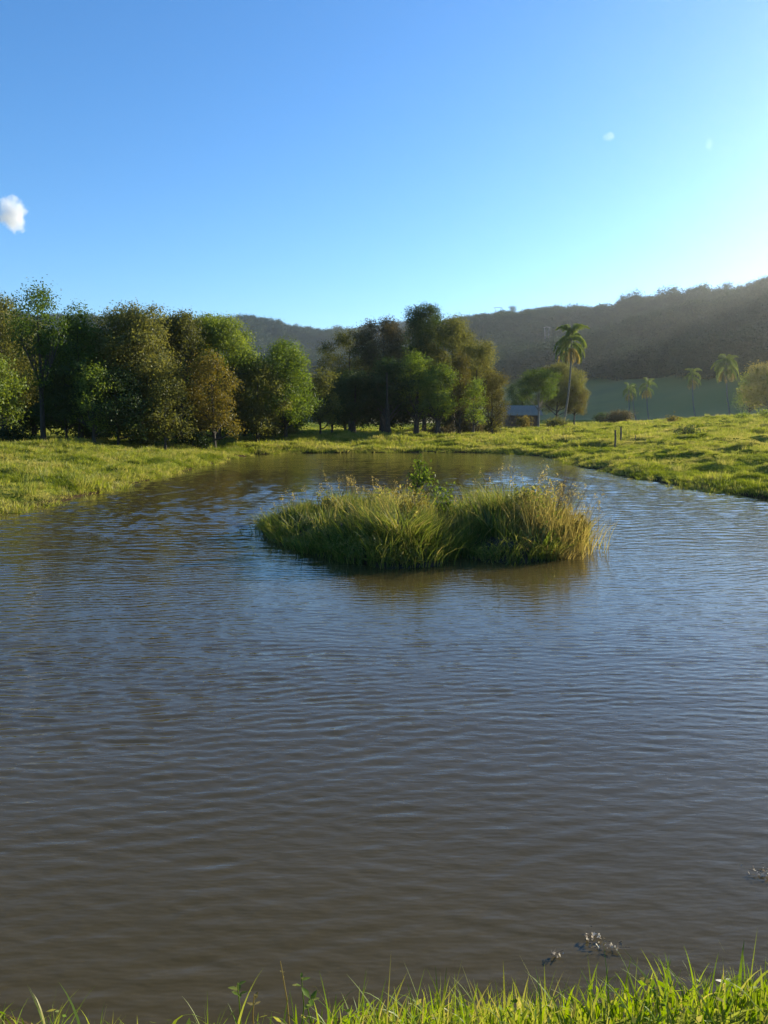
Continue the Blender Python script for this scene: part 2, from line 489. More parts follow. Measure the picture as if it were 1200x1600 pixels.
def crest_px(lst):
    return [(*azel(px, py), d) for px, py, d in lst]
right_crest = crest_px([(560, 524, 900), (640, 508, 880), (720, 496, 850), (760, 491, 830), (850, 484, 780), (900, 481, 750), (960, 475, 700), (990, 465, 680), (1050, 461, 640), (1100, 453, 610), (1150, 449, 585), (1200, 443, 560)])
right_crest += [(36, 11.2, 490), (48, 11.4, 430), (62, 11.4, 410), (80, 12, 410), (105, 10, 430), (130, 6, 520), (150, 1, 650)]
left_crest = [(-120, 2, 1500), (-90, 5, 1500), (-60, 6.5, 1400), (-40, 7, 1350)] + crest_px([(0, 492, 1300), (200, 497, 1280), (300, 502, 1250), (360, 500, 1200), (395, 497, 1180), (430, 504, 1180), (470, 515, 1200), (500, 518, 1200), (540, 516, 1220), (570, 512, 1250), (620, 506, 1280), (680, 506, 1300), (760, 512, 1350)])
M['hill'] = rough_mat('hillside_turf', (0.095, 0.092, 0.009), (0.155, 0.142, 0.014), 0.02, 1.0, 0.2, c3=(0.20, 0.165, 0.022))
hills = []
for cr, fr, pw, lab, th, zf in ((right_crest, 0.26, 1.55, 'wooded hill rising to the right behind the pasture, its foot a shaded meadow', 13, 0.2),
                               (left_crest, 0.45, 1.5, 'farther bluish wooded hill behind the left hand trees', 15, 0.0)):
    az, t, X, Y, Z, T, lab = hill('hill', cr, fr, pw, lab, th, zf)
    Z2 = Z.copy(); Z2[0] -= 6; Z2[-1] -= 8
    o = link('hill', mesh_data('hill', np.stack((X, Y, Z2), -1).reshape(-1, 3), grid_faces(*X.shape), M['hill'], True))
    tag(o, lab, kind='structure')
    hills.append((az, t, X, Y, Z, T))

def hill_point(h, az, t):
    A, t_, X, Y, Z, T = h
    fi = np.interp(t, t_, np.arange(len(t_))); fj = np.interp(az, A, np.arange(len(A)))
    i = np.minimum(fi.astype(int), len(t_) - 2); j = np.minimum(fj.astype(int), len(A) - 2)
    a, b = fi - i, fj - j
    def g(Q): return (Q[i, j] * (1 - a) + Q[i + 1, j] * a) * (1 - b) + (Q[i, j + 1] * (1 - a) + Q[i + 1, j + 1] * a) * b
    return np.stack((g(X), g(Y), g(Z)), -1)

# ------------------------------------------------------------------ instancer for uncountable growth
def scatter(name, label, sources, pos, scale, idx=None, tilt=0.15):
    """one object: points carrying instances of the source meshes"""
    col = bpy.data.collections.new(name + '_sources')
    for k, me in enumerate(sources):
        ob = bpy.data.objects.new('%s_source_%02d' % (name, k), me)
        col.objects.link(ob)
    n = len(pos)
    me = bpy.data.meshes.new(name)
    me.vertices.add(n)
    me.vertices.foreach_set('co', np.asarray(pos, np.float32).ravel())
    rot = np.stack((rng.normal(0, tilt, n), rng.normal(0, tilt, n), rng.uniform(0, 6.283, n)), -1).astype(np.float32)
    a = me.attributes.new('rot', 'FLOAT_VECTOR', 'POINT'); a.data.foreach_set('vector', rot.ravel())
    a = me.attributes.new('scl', 'FLOAT_VECTOR', 'POINT')
    sc = np.asarray(scale, np.float32)
    if sc.ndim == 1: sc = np.repeat(sc[:, None], 3, 1)
    a.data.foreach_set('vector', np.ascontiguousarray(sc).ravel())
    a = me.attributes.new('idx', 'INT', 'POINT')
    a.data.foreach_set('value', (rng.integers(0, len(sources), n) if idx is None else idx).astype(np.int32))
    o = link(name, me)
    ng = bpy.data.node_groups.new(name, 'GeometryNodeTree')
    ng.interface.new_socket('Geometry', in_out='INPUT', socket_type='NodeSocketGeometry')
    ng.interface.new_socket('Geometry', in_out='OUTPUT', socket_type='NodeSocketGeometry')
    N, L = ng.nodes, ng.links
    gi, go = N.new('NodeGroupInput'), N.new('NodeGroupOutput')
    mp = N.new('GeometryNodeMeshToPoints')
    ci = N.new('GeometryNodeCollectionInfo'); ci.inputs['Collection'].default_value = col
    ci.inputs['Separate Children'].default_value = True; ci.inputs['Reset Children'].default_value = True
    ip = N.new('GeometryNodeInstanceOnPoints'); ip.inputs['Pick Instance'].default_value = True
    def na(nm, ty):
        q = N.new('GeometryNodeInputNamedAttribute'); q.data_type = ty; q.inputs['Name'].default_value = nm
        return next(s for s in q.outputs if s.enabled and s.name == 'Attribute')
    e2r = N.new('FunctionNodeEulerToRotation')
    L.new(na('rot', 'FLOAT_VECTOR'), e2r.inputs[0])
    L.new(gi.outputs[0], mp.inputs[0]); L.new(mp.outputs[0], ip.inputs['Points'])
    L.new(ci.outputs[0], ip.inputs['Instance'])
    L.new(na('idx', 'INT'), ip.inputs['Instance Index'])
    L.new(e2r.outputs[0], ip.inputs['Rotation'])
    L.new(na('scl', 'FLOAT_VECTOR'), ip.inputs['Scale'])
    L.new(ip.outputs[0], go.inputs[0])
    md = o.modifiers.new('growth', 'NODES'); md.node_group = ng
    return tag(o, label, kind='stuff')

# ------------------------------------------------------------------ trees
def crown_leaves(g, lobes, leaf, per_m2, tone0=0.5, droop=0.3, fill=0.25):
    """lobes: list of (centre, radius xyz). leaves sit in clumps on and inside each lobe's surface"""
    for c, r in lobes:
        r = np.broadcast_to(np.asarray(r, float), (3,))
        area = 4 * math.pi * ((r[0] * r[1] + r[0] * r[2] + r[1] * r[2]) / 3)
        nc = max(6, int(area * per_m2 / 18))
        d = unit(rng.normal(size=(nc, 3)))
        rad = 1 - np.abs(rng.normal(0, fill, nc))
        cc = c + d * r * np.clip(rad, 0.1, 1.12)[:, None]
        ct = np.clip(tone0 + rng.normal(0, 0.13, nc), 0, 1)
        k = rng.integers(9, 22, nc)
        ci = np.repeat(np.arange(nc), k)
        sc = leaf * rng.uniform(1.2, 2.4, nc)
        p = cc[ci] + rng.normal(size=(len(ci), 3)) * sc[ci][:, None] * np.array((1, 1, 0.7))
        leaves(g, p, leaf * rng.uniform(0.6, 1.35, len(ci)), np.clip(ct[ci] + rng.normal(0, 0.06, len(ci)), 0, 1), 0.45, 0.55, droop, normal=d[ci] * 0.85)

def make_lobes(h, w_, base, n=14, flat=0.75, lift=0.0, seed=0):
    """crown lobes filling a crown of width w_ from height base to h"""
    r_ = np.random.default_rng(seed)
    n = int(n * 1.7)
    ch = h - base
    out = []
    for k in range(n):
        u = (k + 0.5) / n
        z = base + ch * (0.10 + 0.78 * u ** (1.15 - lift * 0.5))
        t = (z - base) / ch
        env_ = math.sqrt(max(0.05, 1 - ((t - 0.42 - 0.1 * lift) / 0.53) ** 2))
        a = k * 2.4 + r_.uniform(-0.5, 0.5)
        rad = w_ * 0.5 * env_ * r_.uniform(0.3, 0.9)
        rr = w_ * 0.5 * r_.uniform(0.24, 0.44)
        rz = min(rr * flat, ch * 0.2)
        rr *= 0.6 + 0.4 * env_
        rz = min(rz, (h - z) / 0.95)
        out.append((np.array((math.cos(a) * rad, math.sin(a) * rad, z)), (rr, rr, rz)))
    out.append((np.array((r_.uniform(-.1, .1) * w_, r_.uniform(-.1, .1) * w_, h - ch * 0.15)), (w_ * 0.2, w_ * 0.2, ch * 0.15)))
    return out

def trunk_geo(g, lobes, h, base, rad, lean=(0, 0), stems=1, seed=0, limbs=9):
    r_ = np.random.default_rng(seed + 50)
    for s in range(stems):
        a = r_.uniform(0, 6.28)
        ox, oy = (0, 0) if stems == 1 else (math.cos(a) * rad * 2.6, math.sin(a) * rad * 2.6)
        zz = np.linspace(-0.3, h * 0.8, 9)
        t = (zz + 0.3) / (h * 0.8 + 0.3)
        px = ox + lean[0] * t + (ox * 2.5 * t) + np.cumsum(r_.normal(0, rad * 0.22, 9)) * t
        py = oy + lean[1] * t + (oy * 2.5 * t) + np.cumsum(r_.normal(0, rad * 0.22, 9)) * t
        rr = rad * (1.25 * np.exp(-t * 9) * 0.5 + 1 - 0.82 * t) / (1 if stems == 1 else 1.35)
        path = np.stack((px, py, zz), -1)
        tube(g, path, rr, 8)
        if s: continue
        for c, rl in lobes[:limbs]:
            z0 = max(base * 0.55, c[2] * r_.uniform(0.45, 0.7))
            st = np.array([np.interp(z0, zz, px), np.interp(z0, zz, py), z0])
            r0 = np.interp(z0, zz, rr) * 0.55
            mid = st * 0.5 + c * 0.5 + np.array((0, 0, -0.06 * h)) * r_.uniform(0, 1) + r_.normal(0, 0.12, 3)
            q = np.linspace(0, 1, 6)[:, None]
            pth = (1 - q) ** 2 * st + 2 * q * (1 - q) * mid + q * q * c
            tube(g, pth, r0 * (1 - 0.85 * q[:, 0]) + 0.012, 6)
            for _ in range(3):
                e = c + r_.normal(size=3) * np.array(rl) * 0.6
                k = r_.integers(2, 5)
                tube(g, np.stack((pth[k], (pth[k] + e) / 2 + r_.normal(0, .1, 3), e)), [r0 * 0.3 + .008, r0 * 0.2 + .006, 0.008], 5)

tree_store = {}
def tree(name, label, loc, h, w_, base, mat, leaf=0.125, dens=170, rad=None, lean=(0, 0), stems=1, seed=0, n=16, flat=0.8, lift=0.0, bark='bark', group=None, tone=0.5, droop=0.3, cat='tree', extra=None, fill=0.25):
    root = thing(name, label, cat, loc, group)
    lobes = make_lobes(h, w_, base, n, flat, lift, seed)
    if extra: lobes += [(np.array(c), r) for c, r in extra]
    for c, r in lobes:
        k = c[2] / max(h, 1e-3)
        c[0] += lean[0] * k; c[1] += lean[1] * k
    tg = Geo(); trunk_geo(tg, lobes, h, base, rad or h * 0.018, lean, stems, seed)
    link('trunk', tg.mesh('trunk', M[bark], True), root)
    cg = Geo(); crown_leaves(cg, lobes, leaf, dens, tone, droop, fill)
    link('crown', cg.mesh('crown', M[mat]), root)
    return root

def copy_tree(src, label, loc, rz=0.0, sc=(1, 1, 1), group=None, name=None):
    c = src.copy(); COL.objects.link(c)
    c.location = loc; c.rotation_euler = (0, 0, rz); c.scale = sc
    c['label'] = label
    if group: c['group'] = group
    for ch in list(src.children):
        k = ch.copy(); COL.objects.link(k); k.parent = c
        for g2 in list(ch.children):
            q = g2.copy(); COL.objects.link(q); q.parent = k
    return c

def ground_at(px, Y):
    x = (px - 600) / F * Y / cp       # close enough for a point near the horizon line
    return np.array((x, Y, float(height(np.array([x]), np.array([Y]))[0])))

def px_tree(name, label, px, top, wpx, Y, mat, base_px=None, **kw):
    """size a tree from the photo: crown centre column, top row, crown width in pixels, at distance Y"""
    p = ground_at(px, Y)
    h = at(px, top, Y)[2] - p[2]
    w_ = wpx * Y / F
    b = (at(px, base_px, Y)[2] - p[2]) if base_px else h * 0.25
    return tree(name, label, p, h, w_, b, mat, **kw)

WG = 'trees of the wood along the left side of the pond'
MG = 'trees of the dark grove beyond the far bank'
px_tree('broadleaf_tree', 'bright green bushy tree cut by the left edge of the photo', -8, 552, 96, 40, 'leaf_green', 662, seed=1, group=WG, tone=0.75, dens=165)
px_tree('broadleaf_tree', 'tallest tree of the left wood, slender pale trunk and open airy top', 74, 437, 84, 44, 'leaf_green', 560, seed=2, group=WG, n=18, lift=.2, fill=.4, dens=70, rad=0.15, flat=0.7, tone=0.45,
        extra=[((0.05, -0.5, 4.2), (1.0, 0.9, 0.8)), ((-0.3, -0.2, 5.6), (0.9, 0.9, 0.6)), ((0.5, 0.1, 6.4), (0.8, 0.8, 0.5))])
px_tree('broadleaf_tree', 'olive tree at the left edge behind the bright bush, pale twiggy top', 15, 455, 130, 49, 'leaf_olive', 640, seed=3, group=WG, tone=0.5)
px_tree('broadleaf_tree', 'green tree right of the tall slender trunk, leaning lit boughs', 132, 476, 92, 46, 'leaf_green', 640, seed=4, group=WG, tone=0.5, n=16)
px_tree('broadleaf_tree', 'broad rounded olive tree, largest crown of the left wood', 225, 472, 132, 48, 'leaf_olive', 640, seed=5, group=WG, n=26, dens=160, rad=0.22)
px_tree('broadleaf_tree', 'dull olive tree at the right shoulder of the broad olive tree', 287, 488, 84, 51, 'leaf_olive', 560, seed=6, group=WG, tone=0.35)
px_tree('broadleaf_tree', 'fresh green tree with spreading top left of the dip in the hills', 345, 490, 118, 54, 'leaf_green', 590, seed=7, group=WG, tone=0.72, n=15, flat=0.6, lift=0.6)
px_tree('broadleaf_tree', 'golden brown tree, the yellowest of the left wood', 338, 545, 90, 49, 'leaf_gold', 684, seed=8, group=WG, tone=0.6, n=12)
px_tree('broadleaf_tree', 'green tree with tall loose crown at the right end of the left wood', 448, 528, 104, 56, 'leaf_green', 670, seed=9, group=WG, tone=0.6, n=15)
px_tree('broadleaf_tree', 'olive tree between the golden tree and the end of the wood', 405, 560, 90, 54, 'leaf_olive', 684, seed=10, group=WG, tone=0.6)
px_tree('broadleaf_tree', 'small dull green tree standing low where the wood ends', 502, 575, 64, 60, 'leaf_olive', 665, seed=11, group=WG, tone=0.5, n=10)
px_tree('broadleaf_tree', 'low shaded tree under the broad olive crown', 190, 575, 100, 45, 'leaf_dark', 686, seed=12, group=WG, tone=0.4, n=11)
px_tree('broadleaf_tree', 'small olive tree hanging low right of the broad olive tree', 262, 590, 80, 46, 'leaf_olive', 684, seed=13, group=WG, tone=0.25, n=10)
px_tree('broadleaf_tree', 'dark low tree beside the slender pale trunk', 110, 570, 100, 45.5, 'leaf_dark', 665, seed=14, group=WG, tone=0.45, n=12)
px_tree('broadleaf_tree', 'small added tree, leaves brightened as sunlit boughs, left of the broad olive crown', 152, 568, 58, 43.5, 'leaf_green', 684, seed=15, group=WG, tone=0.75, n=10)  # added tree; its bright leaf tone stands in for sunlit boughs
# grove beyond the far bank
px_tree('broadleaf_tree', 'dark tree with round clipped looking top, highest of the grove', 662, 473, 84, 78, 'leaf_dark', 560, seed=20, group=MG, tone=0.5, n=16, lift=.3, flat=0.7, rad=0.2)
px_tree('broadleaf_tree', 'brown half bare tree with twiggy top at the left of the grove', 600, 493, 108, 74, 'leaf_brown', 590, seed=21, group=MG, tone=0.35, dens=80, n=16, fill=0.45)
px_tree('broadleaf_tree', 'dull olive tree at the left rim of the grove against the hill', 548, 512, 104, 76, 'leaf_olive', 610, seed=22, group=MG, tone=0.1, dens=90, n=14, fill=0.45)
px_tree('broadleaf_tree', 'tall olive tree behind the grove, right of the round top', 706, 492, 100, 76, 'leaf_olive', 620, seed=23, group=MG, tone=0.5, n=15)
px_tree('broadleaf_tree', 'olive tree with wide hanging right shoulder in front of the hill', 742, 528, 80, 73, 'leaf_olive', 640, seed=24, group=MG, tone=0.55, n=13)
px_tree('broadleaf_tree', 'fresh green tree lit in the middle of the grove', 650, 548, 70, 66, 'leaf_green', 650, seed=25, group=MG, tone=0.65, n=12, rad=0.24)
px_tree('broadleaf_tree', 'green tree with broad lit crown low on the right of the grove', 682, 568, 70, 65, 'leaf_green', 655, seed=26, group=MG, tone=0.55, n=12, rad=0.26)
px_tree('broadleaf_tree', 'golden brown spire shaped tree on the right of the grove', 716, 545, 52, 67, 'leaf_gold', 655, seed=27, group=MG, tone=0.35, n=13)
px_tree('broadleaf_tree', 'bright green bush tree in front of the golden spire', 738, 588, 36, 65, 'leaf_green', 665, seed=28, group=MG, tone=0.75, n=10)
px_tree('broadleaf_tree', 'rust coloured tree at the right end of the grove next to the shed', 766, 575, 50, 70, 'leaf_gold', 668, seed=29, group=MG, tone=0.4, n=12)
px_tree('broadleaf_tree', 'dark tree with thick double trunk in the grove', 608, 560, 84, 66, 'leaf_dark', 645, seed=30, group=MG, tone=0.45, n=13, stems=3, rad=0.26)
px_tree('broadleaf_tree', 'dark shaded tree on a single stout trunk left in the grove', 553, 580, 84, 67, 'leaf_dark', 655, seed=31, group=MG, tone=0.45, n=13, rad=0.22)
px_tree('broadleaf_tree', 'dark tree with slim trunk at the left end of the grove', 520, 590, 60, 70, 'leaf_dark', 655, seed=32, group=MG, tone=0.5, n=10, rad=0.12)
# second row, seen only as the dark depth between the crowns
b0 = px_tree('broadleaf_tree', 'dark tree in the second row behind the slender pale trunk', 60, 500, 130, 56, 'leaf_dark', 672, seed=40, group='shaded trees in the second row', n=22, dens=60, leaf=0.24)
for px, Y, sc, lab in ((-70, 52, 0.9, 'dark tree in the second row at the far left edge'), (150, 57, 0.95, 'dark tree in the second row between the green and the broad olive tree'), (235, 58, 0.95, 'dark tree in the second row behind the broad olive tree'),
                       (305, 59, 0.92, 'dark tree in the second row behind the dull olive shoulder'), (385, 63, 0.85, 'dark tree in the second row behind the golden tree'), (450, 66, 0.72, 'dark tree in the second row behind the end of the wood'),
                       (595, 82, 0.95, 'dark tree in the second row behind the brown half bare tree'), (650, 84, 1.1, 'dark tree in the second row behind the round top'), (705, 82, 0.95, 'dark tree in the second row behind the tall olive tree'), (540, 84, 0.8, 'dark tree in the second row behind the grove on the left')):
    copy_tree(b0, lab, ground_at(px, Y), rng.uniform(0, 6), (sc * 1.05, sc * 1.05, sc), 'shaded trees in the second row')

# low bushes at the feet of the trees
def bush(name, label, p, h, w_, mat, seed, leaf=0.12, dens=110, tone=0.5, group=None, cat='bush'):
    root = thing(name, label, cat, p, group)
    r_ = np.random.default_rng(seed)
    lobes = []
    for k in range(7):
        a = k * 2.4; rr = w_ * r_.uniform(0.2, 0.3)
        lobes.append((np.array((math.cos(a) * w_ * 0.26 * (k > 0), math.sin(a) * w_ * 0.26 * (k > 0), h * r_.uniform(0.3, 0.62) if k else h * 0.66)), (rr, rr, h * r_.uniform(0.24, 0.34))))
    tg = Geo()
    for c, _ in lobes:
        tube(tg, np.stack((np.array((c[0] * .15, c[1] * .15, -0.1)), c * np.array((.6, .6, .5)), c)), [0.03 * h, 0.022 * h, 0.008 * h], 5)
    link('stem', tg.mesh('stem', M['bark'], True), root)
    cg = Geo(); crown_leaves(cg, lobes, leaf, dens, tone, 0.2, 0.35)
    link('foliage', cg.mesh('foliage', M[mat]), root)
    return root

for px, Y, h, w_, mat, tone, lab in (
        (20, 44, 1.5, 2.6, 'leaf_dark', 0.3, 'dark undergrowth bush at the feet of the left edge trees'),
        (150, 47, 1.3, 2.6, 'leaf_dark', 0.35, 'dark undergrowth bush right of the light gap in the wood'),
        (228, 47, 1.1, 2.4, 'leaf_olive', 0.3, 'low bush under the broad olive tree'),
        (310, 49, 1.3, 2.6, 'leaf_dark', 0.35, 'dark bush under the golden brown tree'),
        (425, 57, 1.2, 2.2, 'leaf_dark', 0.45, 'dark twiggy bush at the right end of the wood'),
        (455, 60, 0.9, 1.6, 'leaf_olive', 0.4, 'small bush on the sunlit turf beside the end of the wood'),
        (690, 66, 1.3, 2.6, 'leaf_brown', 0.4, 'brownish bush under the broad lit tree of the grove'),
        (730, 68, 1.5, 2.6, 'leaf_brown', 0.35, 'brownish bush under the golden spire'),
        (765, 71, 1.6, 2.4, 'leaf_olive', 0.35, 'bush in front of the corral at the end of the grove'),
        (1071, 48, 0.85, 1.35, 'leaf_dark', 0.7, 'round dark bush alone on the right hand pasture'),
        (1152, 74, 0.9, 1.0, 'leaf_green', 0.8, 'round light bush on the crest of the pasture'),
        (1190, 76, 0.8, 1.3, 'leaf_green', 0.8, 'low light bush on the pasture crest at the right edge'),
        (1046, 76, 0.55, 0.9, 'leaf_gold', 0.7, 'small yellow bush on the pasture crest'),
        (962, 96, 1.9, 3.6, 'leaf_brown', 0.6, 'reddish brown bare looking shrub below the two small palms'),
        (936, 120, 1.8, 2.4, 'leaf_dark', 0.5, 'dark round shrub between the tall palm and the small palms'),
        (815, 90, 1.2, 1.6, 'leaf_gold', 0.6, 'yellowish shrub in front of the shed'),
        (868, 88, 1.1, 2.4, 'leaf_olive', 0.5, 'low olive shrub at the foot of the tall palm')):
    bush('bush', lab, ground_at(px, Y), h, w_, mat, int(px), tone=tone, leaf=0.13 if Y < 60 else 0.16)

# ------------------------------------------------------------------ shed, corral, posts
SY = 100.0
p0 = ground_at(806, SY)
shed = thing('shed', 'small brown farm shed with grey metal roof beside the grove', 'shed', p0)
ka = SY / F
def sx(px): return (px - 806) * ka
zb = 0.0
ze = at(806, 647, SY)[2] - p0[2]; zr = at(806, 633.5, SY + 2)[2] - p0[2]
x0, x1, yd = sx(782), sx(840), 4.4
g = Geo(); box(g, (x0 + .15, 0, -0.3), (x1 - .15, 0.14, ze - 0.1)); box(g, (x0 + .15, yd - .14, -0.3), (x1 - .15, yd, ze - 0.1)); box(g, (x1 - .29, 0.145, -0.3), (x1 - .15, yd - .145, ze - .1))
link('wall', g.mesh('wall', M['brick']), shed)
g = Geo()
v = [(x0 + .15, .145, -.3), (x0 + .15, yd - .145, -.3), (x0 + .15, yd - .145, ze - .12), (x0 + .15, yd / 2, zr - .12), (x0 + .15, .145, ze - .12)]
v2 = [(a + .14, b, c) for a, b, c in v]
g.add(v + v2, [(0, 1, 2, 4), (5, 9, 7, 6), (0, 5, 6, 1), (0, 4, 9, 5), (1, 6, 7, 2)]); g.add([v[2], v[3], v[4], v2[2], v2[3], v2[4]], [(0, 1, 2), (3, 5, 4)])
link('gable_wall', g.mesh('gable_wall', M['brick']), shed)
roof = bpy.data.objects.new('roof', None); COL.objects.link(roof); roof.parent = shed
def sheet(side):
    pass
nsh = 8
wsh = (x1 - x0 + .7) / nsh
for s in (0, 1):
    ya, yb = (-.45, yd / 2) if s == 0 else (yd + .45, yd / 2)
    g = Geo()
    nx = 8
    xs = np.linspace(0, wsh - .012, nx)
    zc = 0.022 * np.cos(np.linspace(0, 6 * math.pi, nx))
    za = ze - .16
    t_ = np.stack((xs, np.full(nx, ya), za + zc), -1); b_ = np.stack((xs, np.full(nx, yb), zr + zc), -1)
    vv = np.concatenate((t_, b_, t_ - (0, 0, .02), b_ - (0, 0, .02)))
    i = np.arange(nx - 1)
    f = [np.stack((i, i + 1, i + nx + 1, i + nx), -1), np.stack((i + 2 * nx, i + 3 * nx, i + 3 * nx + 1, i + 2 * nx + 1), -1), np.stack((i, i + 2 * nx, i + 2 * nx + 1, i + 1), -1)]
    g.add(vv, np.concatenate(f))
    sm = g.mesh('roof_sheet', M['roof'])
    for k in range(nsh):
        q = link('roof_sheet', sm, roof); q.location = (x0 - .35 + k * wsh, 0, 0.004 * (k % 2))
for px in (792, 808, 826, 838):
    g = Geo(); tube(g, [(0, 0, -.3), (0.02, 0, ze * .5), (0, 0, ze - .14)], 0.07, 6)
    q = link('porch_post', g.mesh('porch_post', M['wood'], True), shed); q.location = (sx(px), -.3, 0)
g = Geo(); box(g, (sx(812), -.02, -.1), (sx(822), -.003, 1.6))
link('door', g.mesh('door', M['wood']), shed)

fence = thing('corral_fence', 'weathered wooden corral fence with two rails left of the shed', 'fence', ground_at(722, 92))
fp = ground_at(722, 92)
pts = [ground_at(px, 92 - k * 0.4) for k, px in enumerate((696, 712, 728, 745, 760, 775, 790))]
for q in pts:
    g = Geo(); tube(g, [(0, 0, -.3), (.015, 0, .7), (0, .01, 1.4)], [.08, .075, .07], 6)
    e = link('post', g.mesh('post', M['wood'], True), fence); e.location = q - fp
for a, b in zip(pts[:-1], pts[1:]):
    for hz in (0.55, 1.15):
        g = Geo(); tube(g, [(0, -.085, hz), ((b - a)[0] * .5, (b - a)[1] * .5 - .085, hz + (b - a)[2] * .5 - .02), ((b - a)[0], (b - a)[1] - .085, hz + (b - a)[2])], 0.05, 6)
        e = link('rail', g.mesh('rail', M['rail'], True), fence); e.location = a - fp

for px, Yp, hp, lab in ((957, 45, 0.98, 'left and nearer of two dark fence posts by the water on the right'), (965.5, 47, 0.98, 'right and farther of two dark fence posts by the water'), (988, 47, 0.34, 'short stake right of the two fence posts'),
                        (1088, 52, 0.5, 'thin stake beside the round dark bush on the pasture')):
    g = Geo(); r0 = 0.055 if hp > .6 else 0.03
    tube(g, [(0, 0, -.3), (.02, 0, hp * .5), (.0, .01, hp)], [r0, r0, r0 * .9], 7)
    o = link('fence_post', g.mesh('fence_post', M['wood'], True), None, ground_at(px, Yp)); tag(o, lab, 'fence post', 'old fence posts on the right pasture')

# ------------------------------------------------------------------ palms
def frond_mesh(L, a0, a1, nleaf, mat, name, wleaf=0.05, seed=0):
    """one feather frond along +X, arching up then hanging, leaflets on both sides"""
    r_ = np.random.default_rng(seed)
    t = np.linspace(0, 1, 11)
    ang = np.radians(a0 + (a1 - a0) * t ** 0.6)
    ds = L / 10
    x = np.concatenate(([0], np.cumsum(np.cos(ang[:-1]) * ds))); z = np.concatenate(([0], np.cumsum(np.sin(ang[:-1]) * ds)))
    path = np.stack((x, np.zeros(11), z), -1)
    g = Geo(); tube(g, path, 0.035 * (1 - .85 * t) + .004, 5, 0.7)
    ts = np.linspace(0.1, 0.99, nleaf)
    for sgn in (-1, 1):
        c = np.stack((np.interp(ts, t, x), np.zeros(nleaf), np.interp(ts, t, z)), -1)
        ll = L * 0.2 * np.sin(np.pi * (0.15 + 0.8 * ts)) * r_.uniform(0.8, 1.1, nleaf)
        dirn = unit(np.stack((0.45 + r_.normal(0, .12, nleaf), sgn * (0.8 + r_.normal(0, .15, nleaf)), -0.55 + r_.normal(0, .25, nleaf)), -1))
        tip = c + dirn * ll[:, None]; tip[:, 2] -= ll * 0.45
        mid = c + dirn * ll[:, None] * .5
        wv = np.stack((np.ones(nleaf), np.zeros(nleaf), np.full(nleaf, .2)), -1) * wleaf
        v = np.stack((c, mid + wv, tip, mid - wv), 1).reshape(-1, 3)
        g.add(v, np.arange(nleaf)[:, None] * 4 + np.array((0, 1, 2, 3)), np.repeat(np.clip(r_.normal(.5, .2, nleaf), 0, 1), 4))
    return g.mesh(name, mat)

fr_up = frond_mesh(3.4, 86, -55, 44, M['frond'], 'frond', 0.075, 1)
fr_mid = frond_mesh(3.6, 66, -88, 44, M['frond'], 'frond', 0.075, 2)
fr_low = frond_mesh(3.4, 30, -90, 42, M['frond'], 'frond', 0.075, 3)
fr_dead = frond_mesh(2.9, -20, -92, 34, M['dead_frond'], 'dead_frond', 0.075, 4)

def palm(label, base, top, rad, nup, nmid, nlow, ndead, fs, group, seed):
    r_ = np.random.default_rng(seed)
    root = thing('palm_tree', label, 'palm tree', base, group)
    d = np.asarray(top) - base
    t = np.linspace(0, 1, 12)
    curve = np.sin(t * math.pi) * 0.025 * d[2]
    pth = np.stack((d[0] * t ** 0.8 - curve * np.sign(d[0] + 1e-6) * -1, d[1] * t, -0.4 + (d[2] + .4) * t), -1)
    g = Geo(); tube(g, pth, rad * (1.25 - 0.4 * t + 0.4 * np.exp(-t * 14)) , 9)
    link('trunk', g.mesh('trunk', M['palm_bark'], True), root)
    k = 0
    for n_, me, nm, pitch in ((nup, fr_up, 'frond', 0.25), (nmid, fr_mid, 'frond', 0.08), (nlow, fr_low, 'frond', -0.1), (ndead, fr_dead, 'dead_frond', -0.1)):
        off = r_.uniform(0, 6)
        for i in range(n_):
            a = off + i * 6.283 / n_ + r_.normal(0, .2)
            q = link(nm, me, root)
            q.location = d + np.array((math.cos(a) * rad, math.sin(a) * rad, (-0.1 if nm == 'frond' else -0.6) + (pitch * 3.0) - r_.uniform(0, .5)))
            q.rotation_euler = (r_.normal(0, .15), -pitch * 1.0 + r_.normal(0, .12), a)
            s = fs * r_.uniform(0.85, 1.12); q.scale = (s * .78, s * .78, s * (1.02 if nm == 'frond' else .8))
    return root

PG = 'palms standing about the valley'
def px_palm(label, pxb, pxt, crown, Y, rad, fs, seed, cnt=(5, 7, 6, 6)):
    b = ground_at(pxb, Y)
    if Y > 150: b[2] = max(b[2], float(hill_z(b[0], b[1])))
    t = at(pxt, crown, Y)
    return palm(label, b, t, rad, *cnt, fs, PG, seed)

def hill_z(x, y):
    az_ = np.array([math.degrees(math.atan2(x, y))]); dd = math.hypot(x, y)
    h = hills[0]
    tt = np.linspace(0, 1, 60)
    q = hill_point(h, np.repeat(az_, 60), tt)
    return np.interp(dd, np.hypot(q[:, 0], q[:, 1]), q[:, 2])

px_palm('tall leaning palm by the shed, drooping crown with yellow dead fronds', 874, 893, 529, 96, 0.115, 0.98, 1, (6, 8, 7, 8))
px_palm('left of the two small palms that stand close together far off', 981, 983, 608, 170, 0.13, 0.72, 2, (3, 5, 5, 5))
px_palm('small far palm just left of the wider far palm, behind its neighbour', 990, 988, 610, 176, 0.13, 0.62, 3, (3, 4, 4, 4))
px_palm('far palm with wide yellowish crown right of the close pair', 1009, 1011, 601, 165, 0.14, 0.85, 4, (3, 6, 5, 7))
px_palm('far palm with long narrow shaggy crown', 1082, 1082, 586, 165, 0.15, 0.85, 5, (4, 6, 6, 10))
px_palm('largest far palm, broad crown in the haze near the right edge', 1136, 1135, 568, 150, 0.15, 1.15, 6, (5, 7, 7, 8))

